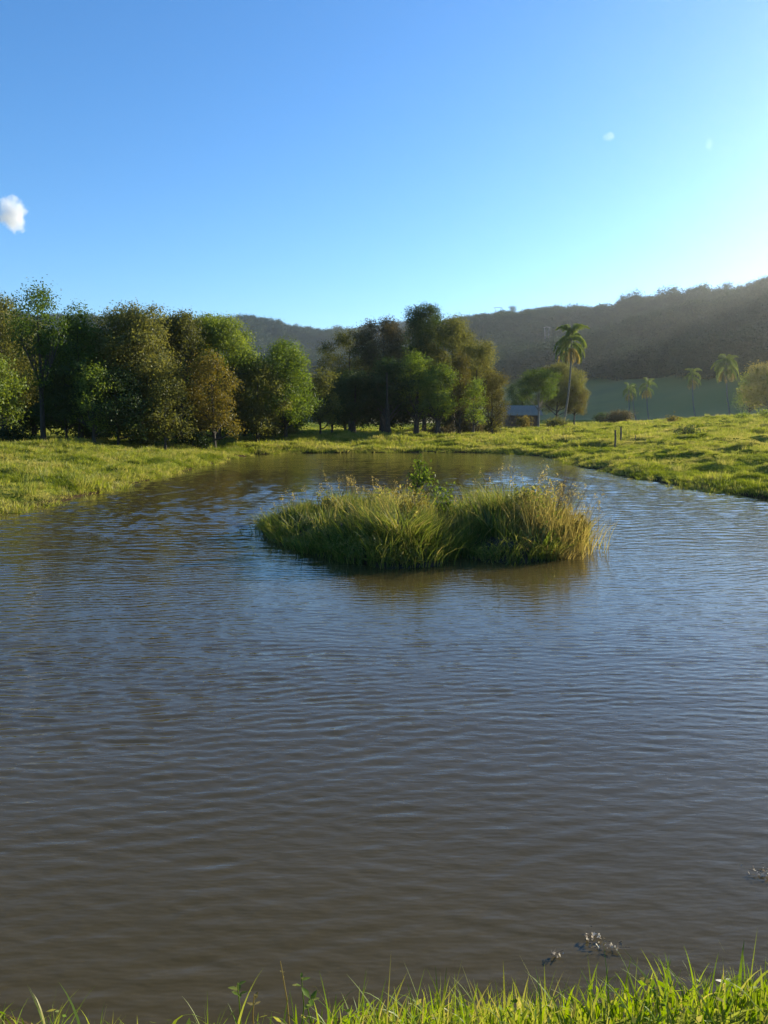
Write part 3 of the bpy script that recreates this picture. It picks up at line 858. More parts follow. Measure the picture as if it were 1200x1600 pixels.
# trees about the shed and on the right
RG = 'trees around the shed and the palms'
px_tree('broadleaf_tree', 'slim green tree on a pale thin trunk beside the shed', 838, 576, 62, 94, 'leaf_green', 628, seed=60, group=RG, tone=0.5, n=10, rad=0.12, bark='pale_bark', lift=0.6)
px_tree('broadleaf_tree', 'wide yellow olive tree behind the tall palm', 866, 566, 84, 106, 'leaf_olive', 640, seed=61, group=RG, tone=0.7, n=15)
px_tree('broadleaf_tree', 'low yellowish tree at the right of the tall palm trunk', 893, 598, 38, 104, 'leaf_gold', 648, seed=62, group=RG, tone=0.5, n=10)
px_tree('broadleaf_tree', 'dark tree behind the shed roof', 812, 590, 46, 116, 'leaf_dark', 648, seed=63, group=RG, tone=0.4, n=10)
px_tree('broadleaf_tree', 'large hazy tree at the right edge, leaves toned pale for the haze', 1195, 566, 90, 130, 'leaf_olive', 636, seed=64, group=RG, tone=0.95, n=14, leaf=0.26, dens=34)  # haze and sunlight are put into the pale leaf tone
px_tree('broadleaf_tree', 'smaller hazy tree left of the large pale tree', 1162, 582, 46, 142, 'leaf_green', 640, seed=65, group=RG, tone=0.9, n=11, leaf=0.26, dens=34)

# ------------------------------------------------------------------ wooded slopes
def far_tree_geo(seed, h, w_, leaf, dens, lift=0.3, n=7):
    g = Geo()
    lobes = make_lobes(h, w_, h * 0.02, n, 0.9, lift, seed)
    tube(g, [(0, 0, -1.5), (0.1, 0, h * .4), (0, 0, h * .8)], [0.18, 0.15, 0.06], 5, 0.0)
    crown_leaves(g, lobes, leaf, dens, 0.5, 0.2, 0.25)
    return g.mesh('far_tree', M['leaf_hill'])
far_src = [far_tree_geo(100 + k, 10 + k % 3, 7.5 + (k % 2) * 1.5, 0.75, 3.0, 0.3, 9) for k in range(6)]
pos, scl = [], []
h = hills[0]
n_try = 15000
az_ = rng.uniform(0, 62, n_try); t_ = rng.uniform(0.17, 1.06, n_try)
q = hill_point(h, az_, t_)
meadow = 0.30 + (vnoise(az_ * 0.35, az_ * 0, 11) - 0.5) * 0.1
keep = (t_ > meadow) & (rng.random(n_try) < (0.35 + 0.65 * np.hypot(q[:, 0], q[:, 1]) / 800))
pos.append(q[keep]); scl.append(rng.uniform(0.75, 1.2, keep.sum()))
az_ = rng.uniform(0, 40, 1500); t_ = rng.uniform(.93, 1.0, 1500)
pos.append(hill_point(h, az_, t_)); scl.append(rng.uniform(.6, 1.35, 1500) * (0.6 + .7 * vnoise(az_ * 4, az_ * 0, 41)))
h = hills[1]
az_ = rng.uniform(-42, 12, 6000); t_ = rng.uniform(0.35, 1.05, 6000)
q = hill_point(h, az_, t_)
pos.append(q); scl.append(rng.uniform(1.1, 1.9, len(q)))
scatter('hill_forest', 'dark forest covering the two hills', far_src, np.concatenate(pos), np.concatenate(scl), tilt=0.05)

# single trees that stand out along the skyline
sk_lab = 'small dark tree standing out on the skyline of the wooded hill'
sk_src = []
def skyline_tree(h_, w_, base, seed, lift, n):
    root = thing('ridge_tree', sk_lab, 'tree', (0, 0, 0), 'trees along the skyline')
    lobes = make_lobes(h_, w_, base, n, 0.7, lift, seed)
    g = Geo(); tube(g, [(0, 0, -2), (.2, 0, h_ * .5), (0, 0, h_ * .9)], [.32, .25, .1], 6)
    for c, _ in lobes: tube(g, [(0, 0, c[2] * .6), c], [.14, .06], 5)
    link('trunk', g.mesh('trunk', M['bark']), root)
    g = Geo(); crown_leaves(g, lobes, 0.7, 2.6, 0.5, 0.2, 0.3)
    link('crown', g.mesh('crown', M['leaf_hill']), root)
    return root
protos = [skyline_tree(15, 8.5, 7, 1, 1, 7), skyline_tree(13, 9, 4, 2, .5, 8), skyline_tree(17, 6, 8, 3, 1, 6), skyline_tree(12, 10, 5, 4, .8, 8)]
used = set()
for k, (px, s) in enumerate([(735, .8), (745, .75), (757, .95), (764, .85), (801, 1.05), (795, .7), (832, .75), (845, .8), (862, .8), (880, .75), (905, .7), (925, .75), (941, .9), (957, .85), (973, 1.0), (982, .95), (998, .8), (1010, .9),
                              (1018, 1.1), (1033, 1.0), (1040, .9), (1052, 1.25), (1061, .9), (1079, 1.15), (1091, .9), (1100, .95), (1116, .85), (1134, 1.05), (1146, .95), (1156, .9), (1172, .9), (1185, .95), (1194, 1.1), (1215, 1), (1240, 1)]):
    a = azel(px, 470)[0]
    p = hill_point(hills[0], np.array([a]), np.array([1.0]))[0]
    j = 2 if px == 801 else int(rng.integers(0, 4))
    lab_ = 'umbrella shaped tree, the one standing highest on the skyline right behind the grove' if px == 801 else sk_lab
    if j not in used:
        used.add(j); s *= 1.05; o = protos[j]; o['label'] = lab_; o.location = p; o.scale = (s, s, s); o.rotation_euler = (0, 0, rng.uniform(0, 6))
    else:
        s *= 1.05; o = copy_tree(protos[j], lab_, p, rng.uniform(0, 6), (s, s, s))
far_lab = 'small dark tree on the skyline of the farther bluish hill'
for px, s in ((372, 1.3), (384, 1.5), (394, 1.6), (406, 1.4), (421, 1.2), (436, 1.4), (452, 1.2), (470, 1.1), (488, 1.2), (497, 1.4), (510, 1.2), (525, 1.3), (538, 1.2), (552, 1.4)):
    a = azel(px, 500)[0]
    p = hill_point(hills[1], np.array([a]), np.array([1.0]))[0]
    copy_tree(protos[int(rng.integers(0, 4))], far_lab, p, rng.uniform(0, 6), (s, s, s * .8), 'trees along the farther skyline')

# transmission towers
def pylon(label, p, hgt, arm):
    root = thing('transmission_tower', label, 'transmission tower', p)
    g = Geo()
    for s in (-1, 1):
        tube(g, [(0.3 * s, 0, -2), (arm * s, 0, hgt)], 0.22, 5)
        for k in range(7):
            z0, z1 = hgt * k / 7, hgt * (k + 1) / 7
            tube(g, [(arm * s * k / 7 + .3 * s, .3, z0), (arm * s * (k + 1) / 7 - .1 * s, -.3, z1)], 0.08, 4)
    link('mast', g.mesh('mast', M['steel']), root)
    g = Geo(); tube(g, [(-arm * 1.5, 0, hgt), (0, 0, hgt + .5), (arm * 1.5, 0, hgt)], 0.25, 5)
    link('crossarm', g.mesh('crossarm', M['steel']), root)
    return root
a = azel(778, 490)[0]
p = hill_point(hills[0], np.array([a]), np.array([1.0]))[0]
pylon('thin V shaped transmission tower on the skyline of the hill', p, at(778, 481, p[1])[2] - p[2], 3.2)
a = azel(855, 500)[0]
p = hill_point(hills[0], np.array([a]), np.array([0.62]))[0]
pylon('pale narrow transmission tower against the dark hillside', p, at(855, 512, p[1])[2] - p[2], 1.6)

# ------------------------------------------------------------------ grass on banks and pasture
def tuft_src(name, n, spread, h, wid, tone, mat, lean=(0.2, 0.9), seeds=0):
    g = Geo()
    r_ = spread * np.sqrt(rng.random(n)); a = rng.uniform(0, 6.283, n)
    b = np.stack((r_ * np.cos(a), r_ * np.sin(a), np.full(n, -0.04)), -1)
    blades(g, b, h * rng.uniform(0.45, 1.1, n), wid * rng.uniform(0.6, 1.3, n), rng.uniform(*lean, n), a + rng.normal(0, .8, n), np.clip(rng.normal(tone, .18, n), 0, 1), 3, rng.uniform(0, .35, n))
    return g.mesh(name, M[mat])
turf_src = [tuft_src('turf', 46, .26, .15, .013, .45, 'grass'), tuft_src('turf', 46, .28, .12, .014, .6, 'grass'), tuft_src('turf', 40, .22, .19, .012, .4, 'grass'), tuft_src('turf', 36, .18, .27, .011, .55, 'grass', (0.1, .6)),
            tuft_src('turf', 30, .15, .22, .011, .9, 'grass', (.1, .7)), tuft_src('turf', 46, .26, .15, .013, .08, 'grass'), tuft_src('turf', 46, .26, .12, .013, .95, 'grass')]
tus_src = [tuft_src('tussock', 150, .28, .5, .012, .6, 'grass', (.1, .8)), tuft_src('tussock', 130, .3, .42, .013, .8, 'grass', (.2, .9))]
def land_points(n, xr, yr, dmin, dens_fun=None):
    x = rng.uniform(*xr, n); y = rng.uniform(*yr, n)
    d = sdist(pond, x, y)
    k = (d > dmin) & (np.abs(x) < 6 + y * 0.62)
    x, y, d = x[k], y[k], d[k]
    z = height(x, y)
    k = z > 0.03
    return x[k], y[k], z[k], d[k]
P, Sc, I = [], [], []
for n, xr, yr, s0 in ((26000, (-26, -7.5), (12, 48), 1.0), (26000, (7, 30), (14, 50), .85), (16000, (-14, 30), (46, 62), 1.35), (26000, (-45, 48), (48, 84), 1.5), (12000, (-60, 60), (80, 125), 1.6)):
    x, y, z, d = land_points(n, xr, yr, -0.15)
    P.append(np.stack((x, y, z), -1))
    lush = vnoise(x * .5, y * .5, 12)
    Sc.append(s0 * rng.uniform(.6, 1.15, len(x)) * (0.7 + 0.75 * lush))
    i_ = np.where(rng.random(len(x)) < .16 + .2 * (d < 1.0), rng.integers(3, 5, len(x)), rng.integers(0, 3, len(x)))
    pn = vnoise(x * .45, y * .6, 51) + .35 * (vnoise(x * 1.7, y * 1.9, 52) - .5)
    i_ = np.where(pn < .3 , 5, np.where(pn > .74, 6, i_))
    I.append(i_)
n = 60000
x = rng.uniform(-16, 16, n); y = rng.uniform(6, 52, n)
d = sdist(pond, x, y) + (vnoise(x * 1.1, y * 1.1, 3) - 0.5) * 0.5
k = (d > -.45) & (d < .25) & (rng.random(n) < smooth((vnoise(x * .9, y * .9, 61) - .35) * 3) * np.exp(np.minimum(d, 0) * 5))
x, y, d = x[k], y[k], d[k]
P.append(np.stack((x, y, np.maximum(height(x, y), -.03)), -1)); Sc.append(rng.uniform(.5, 1.2, len(x))); I.append(rng.integers(0, 6, len(x)))
for xr, yr, n in (((-26, -8), (14, 48), 260), ((7, 48), (16, 84), 900), ((-20, 30), (48, 70), 200)):
    x, y, z, d = land_points(n, xr, yr, 0.1)
    k = vnoise(x * .25, y * .3, 71) > .45
    P.append(np.stack((x, y, z), -1)[k]); Sc.append(rng.uniform(.35, .95, k.sum())); I.append(rng.integers(7, 9, k.sum()))
scatter('pasture_grass', 'short sunlit grass of the banks and the pasture', turf_src + tus_src, np.concatenate(P), np.concatenate(Sc), np.concatenate(I))

# ragged larger tussocks standing on the pasture
TG = 'grass tussocks on the pasture'
for k, (px, Y, s, lab) in enumerate(((925, 47, 1.0, 'pale upright grass tussock left of the two fence posts'), (936, 56, .95, 'rounded grass tussock above the posts on the pasture'), (966, 74, 1.2, 'light tussock on the crest below the small palms'),
                                     (1000, 73, 1.3, 'light tussock on the crest below the wide far palm'), (1024, 72, 1.0, 'yellowish tussock beside the small yellow bush'), (905, 41, .7, 'tussock by the water left of the posts'),
                                     (1010, 33, .8, 'tussock on the bank below the round dark bush'), (1130, 29, .8, 'tussock on the near right bank'), (145, 33, .95, 'dark weedy tussock on the left bank'), (60, 21, .55, 'upright tuft at the waterline of the left bank'),
                                     (196, 25, .75, 'dark tussock at the bend of the left shoreline'), (905, 82, 1.1, 'tussock at the foot of the tall palm'), (298, 40, .8, 'pale tussock on the left bank under the golden tree'))):
    o = link('grass_tussock', tus_src[k % 2], None, ground_at(px, Y)); o.scale = (s * 1.2, s * 1.2, s); o.rotation_euler = (0, 0, k * 1.3)
    tag(o, lab, 'tussock', TG)

# ------------------------------------------------------------------ island
ic = isl.mean(0)
def isl_h(x, y):
    d = -sdist(isl, x, y)
    return np.where(d > 0, 0.30 * smooth(d / 0.8) + 0.08 * (vnoise(x * 2, y * 2, 13) - .5), d * 0.4)
ix = np.linspace(-3.4, 4.6, 90); iy = np.linspace(10.6, 17.8, 90)
IX, IY = np.meshgrid(ix, iy)
IZ = np.maximum(isl_h(IX, IY), -0.5)
o = link('island', mesh_data('island', np.stack((IX, IY, IZ), -1).reshape(-1, 3), grid_faces(90, 90), M['mud'], True))
tag(o, 'low muddy islet in the pond, overgrown with grass', kind='structure')

def grass_top(x, y):
    """height of the growth above the water, by place on the islet"""
    u = (x - (-2.4)) / 6.0
    return np.interp(u, [0, .1, .25, .38, .5, .58, .7, .82, .93, 1.0], [.38, .46, .57, .70, .74, .36, .72, .95, .9, .4])

def in_island(n, dlo=0.0, dhi=9.0, xr=(-3, 4.3), yr=(11, 17.2)):
    x = rng.uniform(*xr, n * 4); y = rng.uniform(*yr, n * 4)
    d = -sdist(isl, x, y)
    k = (d > dlo) & (d < dhi)
    return x[k][:n], y[k][:n], d[k][:n]

def clump(n, x, y, sx_, sy_, h, wid, lean, tone, mat, name, root, lobes_az=None, seg=5, droop=(0, .3)):
    g = Geo()
    bx = x + rng.normal(0, sx_, n); by = y + rng.normal(0, sy_, n)
    bz = np.maximum(isl_h(bx, by), -0.05) - 0.03
    az_ = np.arctan2(by - y, bx - x) + rng.normal(0, .7, n)
    blades(g, np.stack((bx, by, bz), -1) - np.array(root.location), h * rng.uniform(.55, 1.1, n), wid * rng.uniform(.6, 1.3, n), rng.uniform(*lean, n), az_, np.clip(rng.normal(tone, .2, n), 0, 1), seg, rng.uniform(*droop, n))
    return link(name, g.mesh(name, M[mat]), root)

def seed_heads(n, x, y, sx_, sy_, h, mat, name, root, tone=.6, lean=(.1, .4), az0=None):
    g = Geo()
    bx = x + rng.normal(0, sx_, n); by = y + rng.normal(0, sy_, n)
    for a, b in zip(bx, by):
        hh = h * rng.uniform(.75, 1.12); az_ = rng.uniform(0, 6.28) if az0 is None else az0 + rng.normal(0, .4)
        l_ = rng.uniform(*lean) * hh
        z0 = float(isl_h(np.array([a]), np.array([b]))[0])
        t = np.linspace(0, 1, 6)
        pth = np.stack((a + math.cos(az_) * l_ * t ** 2, b + math.sin(az_) * l_ * t ** 2, max(z0, 0) + hh * t), -1) - np.array(root.location)
        tube(g, pth, .0035 * (1 - .6 * t) + .001, 4, tone)
        c = pth[-1] + rng.normal(size=(12, 3)) * np.array((.018, .018, .045)) - np.array((0, 0, .03))
        leaves(g, c, .03, np.clip(rng.normal(tone + .15, .2, 12), 0, 1), 0.2, .5, .4)
    return link(name, g.mesh(name, M[mat]), root)

def isl_thing(name, label, cat, px, Y, group=None):
    x = (px - 600) / F * Y / cp
    return thing(name, label, cat, (x, Y, max(0, float(isl_h(np.array([x]), np.array([Y]))[0]))), group), x, Y

# the general growth
g = Geo()
tx, ty, td = in_island(170, .08, 9)
for cx, cy, dd in zip(tx, ty, td):
    top = float(grass_top(cx, cy)) * (.5 + .5 * float(smooth(dd / .7))) * rng.uniform(.4, 1.25)
    n = int(rng.uniform(70, 190)); sp = rng.uniform(.06, .17)
    bx, by = cx + rng.normal(0, sp, n), cy + rng.normal(0, sp, n)
    bz = np.maximum(isl_h(bx, by), -.04) - .03
    out_ = np.arctan2(by - cy, bx - cx) + rng.normal(0, .8, n)
    kind = rng.random()
    wid, lo, hi, dr = ((.013, .15, .7, .3), (.022, .35, 1.1, .5), (.010, .05, .4, .15))[0 if kind < .5 else 1 if kind < .75 else 2]
    tn = np.clip(rng.uniform(.15, .8) + rng.normal(0, .14, n), 0, 1)
    tn = np.where(rng.random(n) < .13, .98, tn)
    blades(g, np.stack((bx, by, bz), -1), np.maximum(top - .1, .15) * rng.uniform(.4, 1.1, n), wid * rng.uniform(.6, 1.4, n), rng.uniform(lo, hi, n), out_, tn, 5, rng.uniform(0, dr, n))
# a skirt of blades bending over the water
x, y, d = in_island(6500, -.04, .35); n = len(x)
cx, cy = np.interp(x, [-2.4, 3.6], [-1.6, 3.0]), np.interp(x, [-2.4, 3.6], [15.2, 13.4])
blades(g, np.stack((x, y, np.maximum(isl_h(x, y), -.04) - .02), -1), (.2 + .3 * rng.random(n)) * (.3 + 1.1 * vnoise(x * 2.5, y * 2.5, 77)), .013 * rng.uniform(.6, 1.4, n), rng.uniform(.3, 1.2, n), np.arctan2(y - cy, x - cx) + rng.normal(0, .8, n), np.clip(rng.normal(.4, .2, n), 0, 1), 4, rng.uniform(0, .5, n))
n = 24000
x, y, d = in_island(n, .02, 9)
n = len(x)
zz = grass_top(x, y) * (.42 + .58 * smooth(d / .6)) * rng.uniform(.3, 1.05, n) * (0.45 + .75 * vnoise(x * 1.6, y * 1.6, 14))
kk = vnoise(x * 2.2, y * 2.2, 27) > .42
leaves(g, np.stack((x, y, np.maximum(zz, .1)), -1)[kk], rng.uniform(.03, .10, n)[kk], np.clip(rng.normal(.5, .22, n), 0, 1)[kk], .5, .45, .3)
o = link('island_grass', g.mesh('island_grass', M['reed']))
tag(o, 'dense mixed grass growing all over the islet', kind='stuff')

IG = 'clumps of tall growth on the islet'
r, x, y = isl_thing('grass_clump', 'broad bladed green clump arching into the water at the front of the islet', 'grass clump', 632, 12.1, IG)
clump(900, x, y, .34, .26, .78, .02, (.3, 1.0), .5, 'reed', 'blade_mass', r, seg=6, droop=(.05, .5))
r, x, y = isl_thing('grass_clump', 'golden sunlit seeding clump at the right end of the islet', 'grass clump', 862, 13.0, IG)
clump(1100, x, y, .3, .3, .85, .011, (.1, .6), .95, 'reed', 'blade_mass', r)
clump(560, x + .08, y - .1, .28, .3, .8, .009, (.1, .7), .55, 'straw', 'dry_blades', r)
seed_heads(60, x, y, .3, .25, .95, 'straw', 'seed_head', r, .65)
r, x, y = isl_thing('grass_clump', 'dark tussock with straw coloured heads at the back left of the islet', 'grass clump', 541, 15.9, IG)
clump(520, x, y, .22, .2, .55, .012, (.1, .5), .08, 'reed', 'blade_mass', r)
seed_heads(18, x, y, .16, .14, .68, 'straw', 'seed_head', r, .45, (.05, .2))
r, x, y = isl_thing('grass_clump', 'bright short green clump at the left end of the islet', 'grass clump', 462, 15.0, IG)
clump(700, x, y, .36, .25, .4, .012, (.1, .6), .6, 'reed', 'blade_mass', r)
seed_heads(16, x, y, .3, .2, .55, 'straw', 'seed_head', r, .5)
r, x, y = isl_thing('grass_clump', 'pale yellow grass in the middle of the islet left of the sapling', 'grass clump', 598, 15.0, IG)
clump(700, x, y, .34, .22, .58, .010, (.1, .5), .85, 'reed', 'blade_mass', r)
seed_heads(22, x, y, .36, .2, .66, 'straw', 'seed_head', r, .6)
r, x, y = isl_thing('grass_clump', 'tall upright green clump right of the middle of the islet', 'grass clump', 785, 13.6, IG)
clump(900, x, y, .36, .24, .85, .012, (.08, .45), .5, 'reed', 'blade_mass', r)
seed_heads(16, x + .1, y, .4, .2, .95, 'straw', 'seed_head', r, .5)
r, x, y = isl_thing('grass_clump', 'dry bleached grass drooping into the water at the right front of the islet', 'grass clump', 862, 12.15, IG)
clump(420, x, y, .18, .12, .42, .011, (.3, 1.0), .6, 'straw', 'blade_mass', r, droop=(.2, .7))
r, x, y = isl_thing('grass_clump', 'dark green clump low at the left front of the islet', 'grass clump', 548, 12.7, IG)
clump(700, x, y, .4, .25, .5, .014, (.2, .9), .35, 'reed', 'blade_mass', r, droop=(.1, .5))
r, x, y = isl_thing('grass_clump', 'shaded green clump in the hollow between the two mounds of the islet', 'grass clump', 728, 12.75, IG)
clump(520, x, y, .26, .22, .34, .014, (.15, .8), .3, 'reed', 'blade_mass', r, droop=(.1, .4))
# leaning dry stalks
r, x, y = isl_thing('dry_stalks', 'thin brown dead stalks leaning out to the right over the islet', 'dead stalks', 868, 13.2)
g = Geo()
for k in range(9):
    q = np.array((x + rng.normal(0, .12), y + rng.normal(0, .1), .2)) - np.array(r.location)
    e = q + np.array((rng.uniform(.15, .75), rng.uniform(-.1, .2), rng.uniform(.95, 1.15)))
    t = np.linspace(0, 1, 6)[:, None]
    pth = q * (1 - t) + e * t + np.array((0, 0, .12)) * np.sin(t * math.pi)
    tube(g, pth, .005 * (1 - .7 * t[:, 0]) + .0012, 4, .2)
    for j in range(5):
        s0 = pth[3 + j % 3]; tube(g, [s0, s0 + rng.normal(size=3) * .07 + (0, 0, .04)], [.002, .001], 4, .2)
link('stalk', g.mesh('stalk', M['wood']), r)
# sapling
r, x, y = isl_thing('sapling', 'leafy young tree with two upright shoots standing above the islet', 'sapling', 650, 14.3)
g = Geo()
def ip(px, py): return at(px, py, 14.3) - np.array(r.location)
tr_ = [np.array((0, 0, -.1)), ip(645, 785), ip(650, 768), ip(656, 748), ip(655, 732), ip(653, 716)]
tube(g, tr_, [.028, .024, .02, .014, .008, .004], 7)
tube(g, [ip(650, 768), ip(660, 752), ip(664, 738), ip(662, 722)], [.014, .011, .007, .004], 6)
tube(g, [ip(654, 752), ip(646, 745)], [.008, .003], 5)
link('trunk', g.mesh('trunk', M['bark'], True), r)
g = Geo()
c = []
for (px, py), n, sx_, sz_ in (((653, 728), 55, .05, .1), ((662, 733), 60, .05, .1), ((658, 747), 130, .10, .10), ((650, 751), 70, .08, .07), ((667, 749), 70, .07, .06), ((652, 766), 50, .07, .06), ((655, 719), 20, .025, .05)):
    n = int(n * .95); c.append(ip(px, py) + rng.normal(size=(n, 3)) * np.array((sx_, sx_, sz_)))
c = np.concatenate(c)
leaves(g, c, .068 * rng.uniform(.6, 1.2, len(c)), np.clip(rng.normal(.55, .2, len(c)), 0, 1), .3, .55, .3)
link('foliage', g.mesh('foliage', M['leaf_green']), r)
# broad-leaved weeds
for px, Y, h_, w_, mat, lab in ((640, 13.3, .62, .7, 'leaf_gold', 'yellowish broad leaved weed below the sapling'), (694, 14.2, .66, .7, 'leaf_green', 'green leafy weed just right of the sapling'), (905, 13.0, .55, .6, 'leaf_gold', 'small yellow leaved weed at the right tip of the islet'),
                                (815, 13.2, .8, .7, 'leaf_olive', 'olive leafy weed among the tall grass on the right of the islet'), (515, 15.2, .45, .6, 'leaf_olive', 'low leafy weed in front of the dark tussock')):
    r, x, y = isl_thing('leafy_weed', lab, 'weed', px, Y, 'broad leaved weeds on the islet')
    g = Geo(); L_ = Geo()
    for k in range(16):
        e = np.array((rng.normal(0, w_ * .25), rng.normal(0, w_ * .25), h_ * rng.uniform(.6, 1.1)))
        tube(g, [(e[0] * .2, e[1] * .2, -.05), e * .6, e], [.006, .004, .002], 4)
        n = 22
        t = rng.uniform(.35, 1.05, n)[:, None]
        leaves(L_, e * t + rng.normal(0, .035, (n, 3)), .07 * rng.uniform(.6, 1.2, n), np.clip(rng.normal(.65, .18, n), 0, 1), .4, .5, .2)
    link('stem', g.mesh('stem', M['bark']), r); link('foliage', L_.mesh('foliage', M[mat]), r)

# ------------------------------------------------------------------ near bank
g = Geo()
n = 36000
x = rng.uniform(-5.5, 6, n); y = rng.uniform(1.2, 2.75, n)
d = sdist(pond, x, y)
dn = smooth((x + .34) / .42) * .95 + .06 * vnoise(x * 2, y * 2, 31) + .3 * smooth((-.95 - x) / .2)
k = (d > 0.0) & (rng.random(n) < np.clip(dn * (.55 + vnoise(x * 2.2, y * 2.2, 30)), .06, 1))
x, y, d = x[k], y[k], d[k]; n = len(x)
z = height(x, y)
tone = np.clip(.45 + (vnoise(x * 1.3, y * 1.3, 32) - .5) * .5 + rng.normal(0, .14, n) + (rng.random(n) < .06) * .5, 0, 1)
hh = (.055 + .13 * rng.random(n) ** 1.6) * (.65 + .7 * vnoise(x * 1.7, y * 1.7, 33))
blades(g, np.stack((x, y, z - .01), -1), hh, .0085 * rng.uniform(.5, 1.4, n), rng.uniform(.1, .75, n), rng.uniform(0, 6.28, n), tone, 5, rng.uniform(0, .35, n))
# taller stray blades along the edge
n = 170
x = rng.uniform(-.6, 6, n); y = rng.uniform(2.1, 2.5, n); z = height(x, y)
blades(g, np.stack((x, y, z - .01), -1), rng.uniform(.14, .235, n), .0095 * rng.uniform(.7, 1.5, n), rng.uniform(.1, .6, n), rng.uniform(0, 6.28, n), np.clip(rng.normal(.55, .15, n), 0, 1), 6, rng.uniform(0, .2, n))
n = 2600
x = rng.uniform(-1.2, 6, n); y = rng.uniform(1.5, 2.55, n); k = (sdist(pond, x, y) > .02) & (rng.random(n) < .15 + smooth((x + .5) / .8)); x, y = x[k], y[k]; n = len(x)
z = height(x, y) + rng.uniform(.0, .10, n)
leaves(g, np.stack((x, y, z), -1), rng.uniform(.012, .04, n), np.clip(rng.normal(.55, .3, n), 0, 1), .6, .5, .2)
o = link('bank_grass', g.mesh('bank_grass', M['grass_fg']))
tag(o, 'sunlit grass on the near bank along the bottom of the photo', kind='stuff')

def near_point(px, py, z):
    return gr(px, py, z)
def weed(label, px, py_top, z0, h_, nleaf, leaf, mat, seed, group='small weeds on the near bank'):
    """a stem on the bank whose top is seen at the pixel"""
    r_ = np.random.default_rng(seed)
    t = gr(px, py_top, z0 + h_)
    b = np.array((t[0] + r_.normal(0, .02), t[1] + r_.normal(0, .015), z0))
    gz = float(height(np.array([b[0]]), np.array([b[1]]))[0])
    root = thing('small_weed', label, 'weed', b, group)
    g = Geo(); tube(g, [(0, 0, min(gz - z0, 0) - .03), (t - b) * .5 + r_.normal(0, .008, 3), t - b], [.0028, .0022, .0014], 5, .5)
    link('stem', g.mesh('stem', M[mat]), root)
    for k in range(nleaf):
        a = k * 2.4 + r_.uniform(0, 1)
        g = Geo()
        c0 = (t - b) * r_.uniform(.7, 1.0); dd = np.array((math.cos(a), math.sin(a), r_.uniform(.1, .8))); dd /= np.linalg.norm(dd)
        s = np.cross(dd, (0, 0, 1)); s /= np.linalg.norm(s)
        L = leaf * r_.uniform(.7, 1.2)
        q = [c0, c0 + dd * L * .4 + s * L * .22, c0 + dd * L * .45 - np.array((0, 0, L * .06)), c0 + dd * L * .4 - s * L * .22, c0 + dd * L * .8 + s * L * .12 - np.array((0, 0, L * .1)), c0 + dd * L - np.array((0, 0, L * .18)), c0 + dd * L * .8 - s * L * .12 - np.array((0, 0, L * .1))]
        g.add(q, [(0, 1, 2), (0, 2, 3), (1, 4, 2), (2, 6, 3), (4, 5, 2), (2, 5, 6)], r_.uniform(.4, .9))
        link('leaf', g.mesh('leaf', M[mat]), root)
    return root
weed('green leafed weed standing alone over the brown water at bottom left', 371, 1536, .12, .17, 7, .034, 'grass_fg', 1)
weed('weed with a bleached straw coloured leaf near the bottom', 397, 1553, .10, .16, 4, .03, 'straw', 2)
weed('thin dry stem with a tiny head, tallest above the bottom bank', 438, 1502, .12, .24, 3, .01, 'straw', 3)
weed('bent weed with a bright leaf tip left of the thick grass', 471, 1527, .12, .2, 5, .03, 'grass_fg', 4)
weed('pale leafed weed at the bottom right of the bank', 1135, 1518, .2, .16, 6, .03, 'pale', 5)
weed('weed with two bright lower leaves beside the thick grass', 484, 1560, .2, .1, 5, .045, 'grass_fg', 6)
def near_tuft(label, px, py, n, h, seed):
    t = gr(px, py, 0.12 + h)
    root = thing('grass_tuft', label, 'grass tuft', (t[0], t[1], .0), 'grass tufts at the bottom left')
    g = Geo(); b = np.zeros((n, 3)); b[:, :2] = rng.normal(0, .018, (n, 2)); b[:, 2] = min(float(height(t[0:1], t[1:2])[0]), .2) - .03
    blades(g, b, h * rng.uniform(.6, 1.15, n) + .1, .006, rng.uniform(.1, .6, n), rng.uniform(0, 6.28, n), np.clip(rng.normal(.5, .2, n), 0, 1), 6, rng.uniform(0, .3, n))
    link('blade_mass', g.mesh('blade_mass', M['grass_fg']), root)
    return root
near_tuft('grass tuft with bent stalk in the lower left corner', 76, 1552, 30, .16, 1)
near_tuft('small spiky grass tuft right of the corner tuft', 158, 1572, 22, .12, 2)
near_tuft('short grass tuft between the corner and the weeds', 232, 1580, 16, .1, 3)
near_tuft('sparse tuft at the foot of the leafed weed', 322, 1562, 24, .13, 4)

for k, (px, py, sx_, n, lab) in enumerate(((930, 1466, .028, 22, 'patch of floating dead leaves and twigs nearest the grass tips'), (958, 1480, .02, 16, 'small floating leaf patch right of the larger patch'), (866, 1490, .016, 10, 'scrap of floating weed left of the leaf patches'), (1186, 1361, .03, 20, 'floating debris on the water at the right edge'))):
    p = gr(px, py, .01)
    root = thing('floating_debris', lab, 'floating debris', p, 'debris floating near the bank')
    g = Geo(); c = np.stack((rng.normal(0, sx_, n), rng.normal(0, sx_ * .8, n), rng.uniform(.0, .012, n)), -1)
    leaves(g, c, .016 * rng.uniform(.5, 1.4, n), rng.random(n), 1.4, .5, 0)
    link('leaf_litter', g.mesh('leaf_litter', M['pale']), root)
    g = Geo()
    for j in range(6):
        q = np.array((rng.normal(0, sx_), rng.normal(0, sx_), .006)); e = q + np.array((rng.normal(0, .022), rng.normal(0, .012), rng.uniform(0, .008)))
        tube(g, [q, e], [.0015, .0008], 5)
    link('twig', g.mesh('twig', M['wood']), root)

